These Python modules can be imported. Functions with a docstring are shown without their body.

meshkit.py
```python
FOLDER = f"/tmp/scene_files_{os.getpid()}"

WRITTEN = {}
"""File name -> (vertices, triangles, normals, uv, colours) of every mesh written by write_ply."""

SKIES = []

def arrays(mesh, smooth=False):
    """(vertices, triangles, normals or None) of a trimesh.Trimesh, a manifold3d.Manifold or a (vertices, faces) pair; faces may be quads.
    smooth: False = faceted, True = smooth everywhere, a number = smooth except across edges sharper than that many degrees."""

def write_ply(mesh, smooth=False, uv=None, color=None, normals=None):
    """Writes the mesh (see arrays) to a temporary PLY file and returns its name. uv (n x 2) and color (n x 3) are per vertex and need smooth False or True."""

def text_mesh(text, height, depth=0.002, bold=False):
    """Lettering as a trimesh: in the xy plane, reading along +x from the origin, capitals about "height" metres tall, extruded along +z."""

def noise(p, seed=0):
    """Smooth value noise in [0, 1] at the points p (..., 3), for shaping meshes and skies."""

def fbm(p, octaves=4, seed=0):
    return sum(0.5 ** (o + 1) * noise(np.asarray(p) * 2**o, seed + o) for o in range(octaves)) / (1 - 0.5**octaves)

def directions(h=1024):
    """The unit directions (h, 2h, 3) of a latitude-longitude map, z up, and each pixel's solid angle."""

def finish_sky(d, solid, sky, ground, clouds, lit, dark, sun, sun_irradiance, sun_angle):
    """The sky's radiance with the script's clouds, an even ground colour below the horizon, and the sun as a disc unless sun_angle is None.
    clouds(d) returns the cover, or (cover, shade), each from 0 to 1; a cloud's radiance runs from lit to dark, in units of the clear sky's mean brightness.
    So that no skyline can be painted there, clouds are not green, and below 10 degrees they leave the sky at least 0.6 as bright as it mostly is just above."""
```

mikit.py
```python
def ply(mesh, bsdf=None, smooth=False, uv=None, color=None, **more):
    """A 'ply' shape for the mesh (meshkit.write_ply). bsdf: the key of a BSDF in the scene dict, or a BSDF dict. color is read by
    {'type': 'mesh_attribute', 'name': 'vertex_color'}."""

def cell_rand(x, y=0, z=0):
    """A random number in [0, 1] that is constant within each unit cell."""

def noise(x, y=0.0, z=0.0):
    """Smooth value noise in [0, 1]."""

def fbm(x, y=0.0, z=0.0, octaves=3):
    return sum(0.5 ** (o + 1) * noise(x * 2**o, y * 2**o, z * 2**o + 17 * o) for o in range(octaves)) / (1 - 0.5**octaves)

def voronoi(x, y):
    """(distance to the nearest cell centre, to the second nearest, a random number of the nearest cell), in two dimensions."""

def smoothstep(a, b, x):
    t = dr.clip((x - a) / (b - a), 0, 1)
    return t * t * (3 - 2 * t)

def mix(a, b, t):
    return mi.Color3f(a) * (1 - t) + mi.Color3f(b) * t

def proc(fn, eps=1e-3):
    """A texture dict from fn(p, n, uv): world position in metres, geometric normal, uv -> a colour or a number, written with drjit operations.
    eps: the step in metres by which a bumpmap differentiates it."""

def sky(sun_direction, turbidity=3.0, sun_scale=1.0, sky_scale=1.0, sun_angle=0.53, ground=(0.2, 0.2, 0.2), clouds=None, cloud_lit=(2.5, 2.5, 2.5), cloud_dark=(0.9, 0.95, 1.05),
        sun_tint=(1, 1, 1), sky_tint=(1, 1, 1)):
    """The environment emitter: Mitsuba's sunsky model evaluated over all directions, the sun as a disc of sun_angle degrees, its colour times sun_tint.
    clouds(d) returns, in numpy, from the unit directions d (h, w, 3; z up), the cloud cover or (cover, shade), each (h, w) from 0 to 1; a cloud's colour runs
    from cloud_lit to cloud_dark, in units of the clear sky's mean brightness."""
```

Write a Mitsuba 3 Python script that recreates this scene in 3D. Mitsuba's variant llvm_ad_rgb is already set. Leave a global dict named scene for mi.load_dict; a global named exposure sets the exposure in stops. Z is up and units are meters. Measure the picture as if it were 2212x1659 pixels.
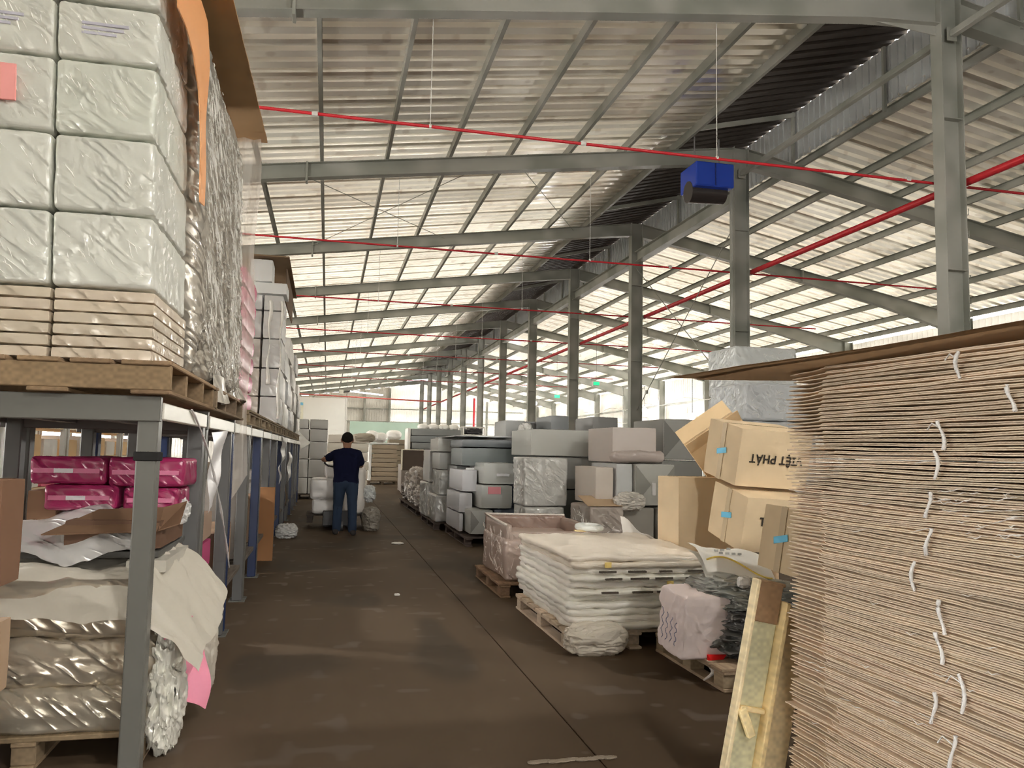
import math, random
import numpy as np
import trimesh, manifold3d
import drjit as dr
import mitsuba as mi
import mikit, meshkit
from mikit import noise, fbm, smoothstep, mix

T = mi.ScalarTransform4f
scene, labels = {"type": "scene"}, {}
rng = np.random.default_rng(7)

# ------------------------------------------------------------------ camera, sky, exposure
W, H = 2212, 1659
FOC, YAW, PITCH, ROLL, EYE = 1727.24, 0.2249, 0.0862, 0.0198, (0.0, 0.0, 1.41)
_f = np.array([math.sin(YAW) * math.cos(PITCH), math.cos(YAW) * math.cos(PITCH), math.sin(PITCH)])
_r = np.array([math.cos(YAW), -math.sin(YAW), 0.0])
_u = np.cross(_r, _f)
_up = -math.sin(ROLL) * _r + math.cos(ROLL) * _u
scene["camera"] = {"type": "perspective", "fov": math.degrees(2 * math.atan(W / 2 / FOC)), "fov_axis": "x", "near_clip": 0.05, "far_clip": 500.0,
                   "to_world": T().look_at(origin=list(EYE), target=list(np.array(EYE) + _f), up=list(_up))}
exposure = 1.2
scene["sky"] = mikit.sky((0.3, -0.5, 0.8), turbidity=5.0, sun_scale=0.0, sky_scale=1.0, ground=(0.42, 0.40, 0.36),
                         clouds=lambda d: np.ones(d.shape[:2]), cloud_lit=(26, 25.2, 23.4), cloud_dark=(20, 20, 20))

# ------------------------------------------------------------------ materials
def object_color(p, n, uv):
    # the object's own colour, packed into u as three 7-bit numbers; v scales it
    i = mi.UInt32(dr.maximum(uv.x, 0) + 0.5)
    c = mi.Color3f(mi.Float((i >> 14) & 127), mi.Float((i >> 7) & 127), mi.Float(i & 127)) / 127.0
    return c * c * uv.y      # square-root coding keeps dark colours apart


def wood_tint(p, n, uv):
    g = noise(p.x * 70, p.y * 9, p.z * 70)
    k = noise(p.x * 5, p.y * 5, p.z * 5)
    return object_color(p, n, uv) * (0.72 + 0.36 * g) * (0.85 + 0.3 * k)


def card_tint(p, n, uv):
    return object_color(p, n, uv) * (0.92 + 0.16 * fbm(p.x * 6, p.y * 6, p.z * 6, 2))


VC = mikit.proc(object_color)


def two(b):
    return {"type": "twosided", "bsdf": b}


def bump(b, fn, scale, eps=2e-3):
    return {"type": "bumpmap", "texture": mikit.proc(fn, eps), "scale": scale, "bsdf": b}


def film_height(p, n, uv):
    # fine creases of stretched film over the creases that are in the mesh
    a = p.x + p.y
    r1 = 1 - dr.abs(2 * noise((a * 0.62 + p.z * 0.78) * 34, (p.z * 0.62 - a * 0.78) * 5.0, p.x * 3) - 1)
    return r1 * r1


def roof_color(p, n, uv):
    k = noise(p.x * 0.5, p.y * 0.5, 3.0)
    c = mix((0.74, 0.69, 0.61), (0.82, 0.79, 0.72), k)
    return mix(c, (0.45, 0.38, 0.31), smoothstep(0.74, 0.9, noise(p.x * 5, p.y * 5, 1.0)) * 0.4)


def steel_color(p, n, uv):
    k = fbm(p.x * 1.7, p.y * 1.7, p.z * 1.7, 2)
    return mix((0.23, 0.24, 0.21), (0.34, 0.34, 0.31), smoothstep(0.3, 0.7, k))


def floor_color(p, n, uv):
    k = fbm(p.x * 0.7, p.y * 0.35, 2.0, 3)
    f = noise(p.x * 8, p.y * 8, 5.0)
    c = mix((0.052, 0.035, 0.022), (0.086, 0.062, 0.042), smoothstep(0.3, 0.7, k))
    c = mix(c, (0.12, 0.10, 0.085), smoothstep(0.80, 0.95, f) * 0.5)
    return mix(c, (0.045, 0.038, 0.03), smoothstep(0.68, 0.9, noise(p.x * 2.3, p.y * 0.9, 9.0)) * 0.6)


def wall_color(p, n, uv):
    k = fbm(p.x * 0.5, p.y * 0.5, p.z * 1.1, 2)
    return mix((0.50, 0.48, 0.44), (0.68, 0.66, 0.62), smoothstep(0.3, 0.7, k))


def roof_trans(p, n, uv):
    # roof brightness graded into the transmission: low at the entrance, rising further in; every 1 m sheet a little different
    far_boost = smoothstep(13.0, 30.0, p.y + 3.0 * mikit.cell_rand(dr.floor(p.y + 6.0), 3.0, 1.0))
    return (0.12 + 1.45 * far_boost)



def P(c, r, sp=0.4, m=0.0):
    return {"type": "principled", "base_color": c if isinstance(c, dict) else mikit.proc(c), "roughness": float(r), "specular": float(sp), "metallic": float(m)}


scene["m_roof"] = {"type": "blendbsdf", "weight": 0.80, "a": {"type": "principledthin", "base_color": mikit.proc(roof_color), "roughness": 0.5, "diff_trans": mikit.proc(roof_trans)},
                   "b": two(P(roof_color, 0.22, 0.9, 0.9))}
for _k, (_r0, _sp, _m) in {"m_card": (0.8, 0.25, 0), "m_wood": (0.8, 0.25, 0), "m_matte": (0.85, 0.2, 0), "m_paint": (0.38, 0.5, 0), "m_softfilm": (0.34, 0.75, 0), "m_cloth": (0.95, 0.1, 0)}.items():
    scene[_k] = two(P({"m_card": card_tint, "m_wood": wood_tint}.get(_k, VC), _r0, _sp, _m))
for _k, (_r0, _sp, _m) in {"m_film": (0.2, 0.95, 0.05), "m_crease": (0.22, 0.95, 0.2), "m_silver": (0.24, 0.9, 0.65)}.items():
    scene[_k] = two(bump(P(VC, _r0, _sp, _m), film_height, 0.010, 1.5e-3))
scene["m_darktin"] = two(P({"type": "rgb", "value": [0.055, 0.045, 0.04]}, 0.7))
scene["m_wall"] = two(P(wall_color, 0.6))
scene["m_galv"] = two(P({"type": "rgb", "value": [0.50, 0.52, 0.53]}, 0.4, 0.8, 0.3))
scene["m_steel"] = two(P(steel_color, 0.5, 0.5, 0.1))
scene["m_floor"] = two(P(floor_color, 0.66, 0.12))
scene["m_tin"] = two(P(roof_color, 0.4, 0.8, 0.25))
scene["m_lightwall"] = {"type": "principledthin", "base_color": mikit.proc(wall_color), "roughness": 0.6, "diff_trans": 0.5}
scene["m_clear"] = {"type": "blendbsdf", "weight": 0.38, "a": {"type": "thindielectric"}, "b": two(P({"type": "rgb", "value": [0.62, 0.56, 0.50]}, 0.35))}

# ------------------------------------------------------------------ helpers
_used = {}


def key_of(name, parent=None):
    base = name if parent is None else parent + "__" + name
    n = _used.get(base, -1) + 1
    _used[base] = n
    return base if n == 0 else f"{base}_{n:03d}"


def tag(k, label=None, cat=None, group=None, kind=None):
    d = labels.setdefault(k, {})
    for a, b in (("label", label), ("category", cat), ("group", group), ("kind", kind)):
        if b:
            d[a] = b
    return k


def thing(name, label, cat, group=None):
    return tag(key_of(name), label, cat, group)


def add(name, mesh, mat, color=None, parent=None, smooth=False, label=None, cat=None, group=None, kind=None, emit=None):
    k = key_of(name, parent)
    if isinstance(mesh, tuple):
        mesh = trimesh.Trimesh(mesh[0], mesh[1], process=False)
    kw = {}
    if smooth is not False and smooth is not True:
        old = mesh
        mesh = trimesh.graph.smooth_shade(old, angle=math.radians(smooth), facet_minarea=None)
        if color is not None and np.ndim(color) == 2:
            from scipy.spatial import cKDTree
            color = np.asarray(color)[cKDTree(np.array(old.vertices)).query(np.array(mesh.vertices))[1]]
        smooth = True
    if color is not None:
        c = np.asarray(color, float)
        n = len(mesh.vertices)
        base, v = (c, np.ones(n)) if c.ndim == 1 else (c.max(0), c.mean(1) / c.max(0).mean())
        q = np.round(np.sqrt(np.clip(base, 0, 1)) * 127).astype(int)
        kw["uv"] = np.stack([np.full(n, float((q[0] << 14) | (q[1] << 7) | q[2])), v], 1)
    if emit is not None:
        kw["emitter"] = {"type": "area", "radiance": {"type": "rgb", "value": list(emit)}}
    scene[k] = mikit.ply(mesh, mat, smooth=smooth, **kw)
    if label or cat or group or kind:
        tag(k, label, cat, group, kind)
    return k


def struct(name, mesh, mat, color=None, smooth=False):
    return add(name, mesh, mat, color, smooth=smooth, kind="structure")


def cat_(ms):
    return trimesh.util.concatenate(ms)


_s = np.array([[a, b, c] for a in (-1, 1) for b in (-1, 1) for c in (-1, 1)], float)
_tmpl = np.vstack([_s * 1.0 - _s * np.array(o) * 0.2 for o in ((0, 1, 1), (1, 0, 1), (1, 1, 0))])
_hull = trimesh.Trimesh(_tmpl, process=False).convex_hull
_idx = np.array([int(np.argmin(((_tmpl - v) ** 2).sum(1))) for v in _hull.vertices])
_CHF = _idx[_hull.faces]
_CHO = np.vstack([_s * np.array(o) for o in ((0, 1, 1), (1, 0, 1), (1, 1, 0))])
_CHS = np.vstack([_s, _s, _s])


def box(x0, x1, y0, y1, z0, z1, ch=0.004):
    c = np.array([x0 + x1, y0 + y1, z0 + z1]) / 2
    h = np.abs(np.array([x1 - x0, y1 - y0, z1 - z0])) / 2
    ch = min(ch, h.min() * 0.45)
    if ch <= 0:
        m = trimesh.creation.box(2 * h)
        m.apply_translation(c)
        return m
    return trimesh.Trimesh(c + _CHS * h - _CHO * ch, _CHF, process=False)


def beam(p, q, w, h, ch=0.003, up=(0, 0, 1)):
    """A bar from p to q, w wide, h high."""
    p, q = np.array(p, float), np.array(q, float)
    L = np.linalg.norm(q - p)
    x = (q - p) / L
    y = np.cross(up, x)
    if np.linalg.norm(y) < 1e-6:
        y = np.array([0, 1.0, 0])
    y /= np.linalg.norm(y)
    z = np.cross(x, y)
    m = box(-L / 2, L / 2, -w / 2, w / 2, -h / 2, h / 2, ch)
    M = np.eye(4)
    M[:3, 0], M[:3, 1], M[:3, 2], M[:3, 3] = x, y, z, (p + q) / 2
    m.apply_transform(M)
    return m


def tube(pts, r, sides=8):
    p = np.asarray(pts, float)
    t = np.gradient(p, axis=0)
    t /= np.linalg.norm(t, axis=1, keepdims=True)
    a = np.cross(t, [0, 0, 1.0])
    bad = np.linalg.norm(a, axis=1) < 0.1
    a[bad] = np.cross(t[bad], [1.0, 0, 0])
    a /= np.linalg.norm(a, axis=1, keepdims=True)
    b = np.cross(t, a)
    r = np.broadcast_to(r, (len(p),))
    ang = np.arange(sides) * 2 * np.pi / sides
    v = p[:, None] + r[:, None, None] * (np.cos(ang)[None, :, None] * a[:, None] + np.sin(ang)[None, :, None] * b[:, None])
    v = v.reshape(-1, 3)
    F = []
    for i in range(len(p) - 1):
        for j in range(sides):
            A, B, C, D = i * sides + j, i * sides + (j + 1) % sides, (i + 1) * sides + (j + 1) % sides, (i + 1) * sides + j
            F += [[A, B, C], [A, C, D]]
    n = len(v)
    v = np.vstack([v, p[0], p[-1]])
    for j in range(sides):
        F += [[n, (j + 1) % sides, j], [n + 1, (len(p) - 1) * sides + j, (len(p) - 1) * sides + (j + 1) % sides]]
    return trimesh.Trimesh(v, F, process=False)


def softbox(x0, x1, y0, y1, z0, z1, res=0.06, r=0.03, amp=0.01, freq=6.0, seed=0, ridge=0.0, stretch=(1, 1, 1)):
    """A rounded box with uneven, wrinkled sides."""
    c = np.array([x0 + x1, y0 + y1, z0 + z1]) / 2
    h = np.array([x1 - x0, y1 - y0, z1 - z0]) / 2
    n = np.maximum(2, np.ceil(2 * h / res).astype(int))
    V, F, at = [], [], 0
    for ax in range(3):
        a, b = (ax + 1) % 3, (ax + 2) % 3
        for s in (-1, 1):
            U, Vv = np.meshgrid(np.linspace(-1, 1, n[a] + 1), np.linspace(-1, 1, n[b] + 1), indexing="ij")
            P = np.zeros(U.shape + (3,))
            P[..., ax], P[..., a], P[..., b] = s, U, Vv
            V.append(P.reshape(-1, 3))
            i, j = np.meshgrid(np.arange(n[a]), np.arange(n[b]), indexing="ij")
            w = n[b] + 1
            q = np.stack([i * w + j, (i + 1) * w + j, (i + 1) * w + j + 1, i * w + j + 1], -1).reshape(-1, 4) + at
            if s < 0:
                q = q[:, ::-1]
            F += [q[:, [0, 1, 2]], q[:, [0, 2, 3]]]
            at += U.size
    V = np.vstack(V) * h
    m = trimesh.Trimesh(V, np.vstack(F), process=False)
    m.merge_vertices(digits_vertex=6)
    V = np.array(m.vertices)
    r = min(r, h.min() * 0.95)
    q = np.clip(V, -h + r, h - r)
    d = V - q
    L = np.linalg.norm(d, axis=1, keepdims=True)
    nrm = d / np.maximum(L, 1e-9)
    P = q + nrm * r
    W_ = (P + c) * freq * np.array(stretch)
    k = (meshkit.fbm(W_, 3, seed) - 0.5) * 2 * amp
    if ridge:
        k += ridge * ((1 - np.abs(2 * meshkit.noise(W_ * 2.2, seed + 9) - 1)) ** 2 - 0.4)
    P = P + nrm * k[:, None]
    m.vertices = P + c
    return m


def crumple(c, size, seed=0, amp=0.28, sub=4, freq=1.6, flat=0.0):
    """A crumpled soft thing: rounded block pressed into sharp folds."""
    m = trimesh.creation.icosphere(subdivisions=sub + (1 if sub == 4 else 0))
    v = np.array(m.vertices)
    v = np.sign(v) * np.abs(v) ** 0.75
    w = v + 0.35 * (meshkit.fbm(v * 1.5 + seed, 2, seed)[:, None] - 0.5)
    k = -np.abs(2 * meshkit.noise(w * freq * 1.3 + seed * 3.1, seed) - 1) - 0.5 * np.abs(2 * meshkit.noise(w * freq * [2.4, 2.4, 4.0] + 9, seed + 1) - 1) - 0.22 * np.abs(2 * meshkit.noise(w * freq * 6.5, seed + 2) - 1)
    v = v * (1 + amp * (k + 0.75) * 1.1)[:, None]
    v = v * np.array(size) / 2
    m.vertices = v + np.array(c)
    return m


def grid_sheet(fn, nu, nv, thick=0.0):
    """A sheet P = fn(u, v), u and v in [0, 1]."""
    U, V = np.meshgrid(np.linspace(0, 1, nu), np.linspace(0, 1, nv), indexing="ij")
    P = fn(U, V).reshape(-1, 3)
    i, j = np.meshgrid(np.arange(nu - 1), np.arange(nv - 1), indexing="ij")
    q = np.stack([i * nv + j, (i + 1) * nv + j, (i + 1) * nv + j + 1, i * nv + j + 1], -1).reshape(-1, 4)
    return trimesh.Trimesh(P, np.vstack([q[:, [0, 1, 2]], q[:, [0, 2, 3]]]), process=False)


def rot(m, ax, deg, about):
    m.apply_transform(trimesh.transformations.rotation_matrix(math.radians(deg), ax, about))
    return m


def streaks(v, amp, seed, axis=0, f=1.0):
    """Presses the long slanting creases of stretched film into the vertices, along the given axis."""
    v = np.array(v)
    a, b = (v[:, 1], v[:, 2]) if axis == 0 else (v[:, 0], v[:, 2])
    warp = meshkit.fbm(np.stack([a * 1.3, b * 1.3, 0 * a + seed], 1), 3, seed)
    out = 0
    for q, (ang, fr) in enumerate(((0.9, 16), (0.55, 21), (1.15, 27))):
        th = ang + 0.9 * (warp - 0.5)
        u = a * np.cos(th) + b * np.sin(th)
        w = -a * np.sin(th) + b * np.cos(th)
        n = 1 - np.abs(2 * meshkit.noise(np.stack([u * fr * f, w * 2.6 * f, 0 * a + q], 1), seed + q) - 1)
        m = np.clip(2.2 * meshkit.noise(np.stack([a * 2.1, b * 2.1, 0 * a + 5 * q], 1), seed + 20 + q) - 0.6, 0, 1)
        out = out + n ** 2 * m
    v[:, axis] += (amp if axis == 0 else -amp) * out
    return v


def glint_folds(o, du, dv, nrm, w, h, n, seed, ang=(-75, -35), ln=(0.03, 0.2), width=0.0016):
    """Glints along film folds, painted as near-white, slightly raised slivers on a face at o spanned by du (w long) and dv (h high)."""
    r = np.random.default_rng(seed)
    o, du, dv, nrm = (np.array(x, float) for x in (o, du, dv, nrm))
    V, F = [], []
    for q in range(n):
        a = math.radians(r.uniform(*ang))
        L = r.uniform(*ln) * r.random() ** 0.5
        x, y = w * r.random(), h * r.random()
        d = du * math.cos(a) + dv * math.sin(a)
        e = np.cross(nrm, d)
        c = o + du * x + dv * y
        if not (0.02 < x + L / 2 * math.cos(a) < w - 0.02 and 0.02 < x - L / 2 * math.cos(a) and 0.02 < y - L / 2 * abs(math.sin(a)) and y + L / 2 * abs(math.sin(a)) < h - 0.02):
            continue
        b = r.normal(0, 0.06) * L
        wd = width * (0.5 + r.random())
        k = len(V)
        V += [c - d * L / 2, c + e * (b + wd), c + d * L / 2, c + e * (b - wd), c + e * b + nrm * wd * 1.6]
        F += [[k, k + 4, k + 1], [k + 1, k + 4, k + 2], [k + 2, k + 4, k + 3], [k + 3, k + 4, k]]
    return trimesh.Trimesh(np.array(V), F, process=False)


def shade(c, s, amt=0.08):
    r = np.random.default_rng(s)
    return np.clip(np.array(c) * (1 + amt * (r.random() * 2 - 1)), 0, 1)


# ================================================================== THE BUILDING
T0, BAY, XR = 9.4675, 6.0, 8.53            # first column's y, bay length, x of the ridge columns
YA, YB, XL, XE = -6.0, 81.5, -15.0, 20.05
FRAMES = [T0 + BAY * i for i in range(-2, 12)]


def raf_top_l(x):
    return 8.12 - 0.139 * (8.4 - x)


def raf_top_r(x):
    return 8.12 - 0.19 * (x - 8.7)


# floor: two slabs with a sawn joint
struct("floor", box(XL - 3, XE + 3, YA - 8, YB + 0.4, -0.3, -0.02, 0), "m_floor")
JX = 1.289
for x0, x1 in ((XL - 3, JX - 0.003), (JX + 0.003, XE + 3)):
    add("slab", box(x0, x1, YA - 8, YB + 0.4, -0.02, 0.0, 0.003), "m_floor", parent="floor")


def corrugated(length_axis, a0, a1, pitch, hgt, p_of):
    """Ribbed sheet: profile runs from a0 to a1; p_of(t, off, end) -> points for end 0/1."""
    pts = []
    n = int(round((a1 - a0) / pitch))
    for i in range(n):
        b = a0 + i * pitch
        for f, o in ((0.0, 0), (0.54, 0), (0.59, 1), (0.93, 1), (0.98, 0)):
            pts.append((b + f * pitch, o * hgt))
    pts.append((a1, 0.0))
    A = np.array([p_of(t, o, 0) for t, o in pts])
    B = np.array([p_of(t, o, 1) for t, o in pts])
    k = len(pts)
    i = np.arange(k - 1)
    q = np.stack([i, i + 1, i + 1 + k, i + k], 1)
    return trimesh.Trimesh(np.vstack([A, B]), np.vstack([q[:, [0, 1, 2]], q[:, [0, 2, 3]]]), process=False)


PUR = 0.17
_i = 0
ceil = "ceiling"
tag(ceil, kind="structure")
for y in np.arange(YA, YB, 1.0):
    y1 = min(y + 1.0, YB)
    for side in (0, 1):
        lo = 0.004 * (int(y - YA) % 2)

        def P(t, o, e, side=side, lo=lo):
            if side == 0:
                x = (-3.3, 7.05)[e]
                return (x, t, raf_top_l(x) + PUR + o + lo)
            x = (9.92, 20.25)[e]
            return (x, t, raf_top_r(x) + PUR + o + lo)
        add("roof_sheet", corrugated(1, y, y1 + (0.0 if y1 >= YB else 0.12), (y1 - y) / 3, 0.078, P), "m_roof", parent=ceil)
# left nave: roof rises again beyond the valley
def P(t, o, e):
    x = (-3.3, -15.3)[e]
    return (x, t, 6.66 + 0.139 * (-3.3 - x) + o)
add("nave_roof", corrugated(1, YA, YB, 0.35, 0.04, P), "m_tin", parent=ceil)
add("valley_gutter", box(-3.55, -3.05, YA, YB, 6.28, 6.42), "m_steel", parent=ceil)
# purlins: C sections along the building
PURL = [-2.72, -1.5, -0.34, 0.9, 2.14, 3.38, 4.62, 5.82, 6.98]
PURR = [10.06, 11.3, 12.55, 13.8, 15.05, 16.3, 17.55, 18.8, 19.8]
for x in PURL + PURR:
    z = (raf_top_l if x < XR else raf_top_r)(x)
    s = 1 if x < XR else -1
    m = cat_([box(x - 0.002, x + 0.002, YA, YB, z, z + PUR, 0), box(x, x + s * 0.06, YA, YB, z + PUR - 0.003, z + PUR, 0), box(x, x + s * 0.06, YA, YB, z, z + 0.003, 0)])
    add("purlin", m, "m_steel", parent=ceil)
# raised ridge vent: cap sheets, upright ribbed face on the right, posts
def P(t, o, e):
    x = (6.2, 9.975)[e]
    return (x, t, 8.22 + (x - 6.2) * 0.245 + o)
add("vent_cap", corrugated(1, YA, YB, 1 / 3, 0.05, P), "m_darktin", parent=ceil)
def P(t, o, e):
    return (9.92 + o * 0.8, t, (8.03, 9.13)[e])
add("vent_face", corrugated(1, YA, YB, 0.2, 0.03, P), "m_galv", parent=ceil)
for y in FRAMES:
    for dy in (0, 3.0):
        add("vent_post", box(9.82, 9.88, y + dy - 0.03, y + dy + 0.03, 7.86, 9.2), "m_steel", parent=ceil)
    add("vent_rafter", beam((6.3, y, 8.18), (9.9, y, 9.06), 0.06, 0.1), "m_steel", parent=ceil)


def poly_prism(pts, y0, y1):
    """Convex/simple polygon in x-z extruded along y."""
    from shapely.geometry import Polygon
    m = trimesh.creation.extrude_polygon(Polygon(pts), y1 - y0, engine="earcut")
    v = np.array(m.vertices)
    m.vertices = np.stack([v[:, 0], y0 + v[:, 2], v[:, 1]], 1)
    m.fix_normals()
    return m


ORD = ["behind the camera", "just overhead, out of view above", "first", "second", "third", "fourth", "fifth", "sixth", "seventh", "eighth", "ninth", "tenth", "eleventh", "twelfth"]
SUF = ["", "", "its column beside the flattened cartons", "with the blue box hung at its peak", "whose column stands right of the exit sign", "", "", "", "", "", "", "", "", "nearest the far end wall"]


def rafter_mesh(xs, ztop, depth, y, fw=0.2):
    web = poly_prism([(x, t) for x, t in zip(xs, ztop)] + [(x, t - d) for x, t, d in zip(xs[::-1], ztop[::-1], depth[::-1])], y - 0.006, y + 0.006)
    ms = [web]
    for x0, x1, t0, t1, d0, d1 in zip(xs[:-1], xs[1:], ztop[:-1], ztop[1:], depth[:-1], depth[1:]):
        ms.append(beam((x0, y, t0 - 0.006), (x1, y, t1 - 0.006), fw, 0.012, 0))
        ms.append(beam((x0, y, t0 - d0 + 0.006), (x1, y, t1 - d1 + 0.006), fw, 0.012, 0))
    return cat_(ms)


def hcol(x, y, z0, z1, dx, dy):
    return cat_([box(x - dx / 2, x - dx / 2 + 0.012, y - dy / 2, y + dy / 2, z0, z1, 0.002), box(x + dx / 2 - 0.012, x + dx / 2, y - dy / 2, y + dy / 2, z0, z1, 0.002),
                 box(x - dx / 2, x + dx / 2, y - 0.005, y + 0.005, z0, z1, 0)])


for i, y in enumerate(FRAMES):
    lab = (f"{ORD[i]} grey-green steel portal frame from the camera" if i > 1 else f"grey steel portal frame {ORD[i]}") + ((", " + SUF[i]) if SUF[i] else "")
    k = thing("portal_frame", lab, "steel frame")
    xs = [-3.3, -0.58, 3.0, 7.2, 8.36]
    zt = [raf_top_l(x) for x in xs]
    add("rafter", rafter_mesh(xs, zt, [0.30, 0.30, 0.31, 0.34, 0.42 if i == 2 else 0.36], y), "m_steel", parent=k)
    xs = [8.7, 10.2, 13.0, 16.5, 19.7]
    zt = [raf_top_r(x) for x in xs]
    add("rafter", rafter_mesh(xs, zt, [0.40, 0.35, 0.34, 0.40, 0.62], y), "m_steel", parent=k)
    add("ridge_column", hcol(XR, y, 0.0, 8.14, 0.35, 0.22), "m_steel", parent=k)
    add("eave_column", hcol(19.78, y, 0.0, 6.0, 0.36, 0.22), "m_steel", parent=k)
    add("valley_column", hcol(-3.3, y, 0.0, 6.3, 0.3, 0.2), "m_steel", parent=k)
    for xp in (-0.58, 13.9):
        zz = (raf_top_l if xp < 8 else raf_top_r)(xp)
        add("splice_plate", box(xp - 0.02, xp + 0.02, y - 0.11, y + 0.11, zz - 0.37, zz + 0.01), "m_steel", parent=k)
    for zc in (4.1, 6.3):
        add("stiffener", box(XR - 0.17, XR + 0.17, y - 0.1, y + 0.1, zc - 0.006, zc + 0.006, 0), "m_steel", parent=k)
    if 2 <= i <= 7:
        for q, zc in enumerate(np.arange(3.0, 5.2, 0.32)):
            if (q + i) % 3:
                add("step_hook", tube([(XR + 0.16, y - 0.05, zc), (XR + 0.25, y - 0.05, zc), (XR + 0.25, y - 0.05, zc + 0.09)], 0.008, 5), "m_steel", parent=k)
    if i == 3:
        add("cable_conduit", tube([(XR - 0.235, y - 0.1, 0.3), (XR - 0.235, y - 0.1, 7.3)], 0.028), "m_steel", parent=k)
    if i in (2, 3):   # haunch plates under the ridge
        add("haunch_plate", poly_prism([(7.3, raf_top_l(7.3) - 0.34), (8.36, 7.76), (8.36, 7.55)], y - 0.006, y + 0.006), "m_steel", parent=k)
# beams along the ridge columns
for i, y in enumerate(FRAMES[1:10]):
    lab = ["out of view", "nearest the camera, thin against the ridge vent", "second from the camera, beside the blue box", "third", "fourth", "fifth", "sixth", "seventh", "eighth"][i]
    k = thing("longitudinal_beam", f"grey steel lengthwise beam between ridge columns, {lab}" + ("" if i < 3 else " from the camera"), "steel beam")
    z = 7.54 if i < 2 else 7.12
    if i < 2:
        add("tube", box(XR - 0.05, XR + 0.05, y + 0.12, y + BAY - 0.12, z - 0.05, z + 0.05, 0.01), "m_steel", parent=k)
        add("end_plate", box(XR - 0.08, XR + 0.08, y + BAY - 0.12, y + BAY - 0.105, z - 0.1, z + 0.1, 0.002), "m_steel", parent=k)
        continue
    add("web", box(XR - 0.006, XR + 0.006, y + 0.12, y + BAY - 0.12, z - 0.14, z + 0.14, 0), "m_steel", parent=k)
    add("bottom_flange", box(XR - 0.1, XR + 0.1, y + 0.12, y + BAY - 0.12, z - 0.15, z - 0.138, 0), "m_steel", parent=k)
    add("top_flange", box(XR - 0.1, XR + 0.1, y + 0.12, y + BAY - 0.12, z + 0.138, z + 0.15, 0), "m_steel", parent=k)
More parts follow.
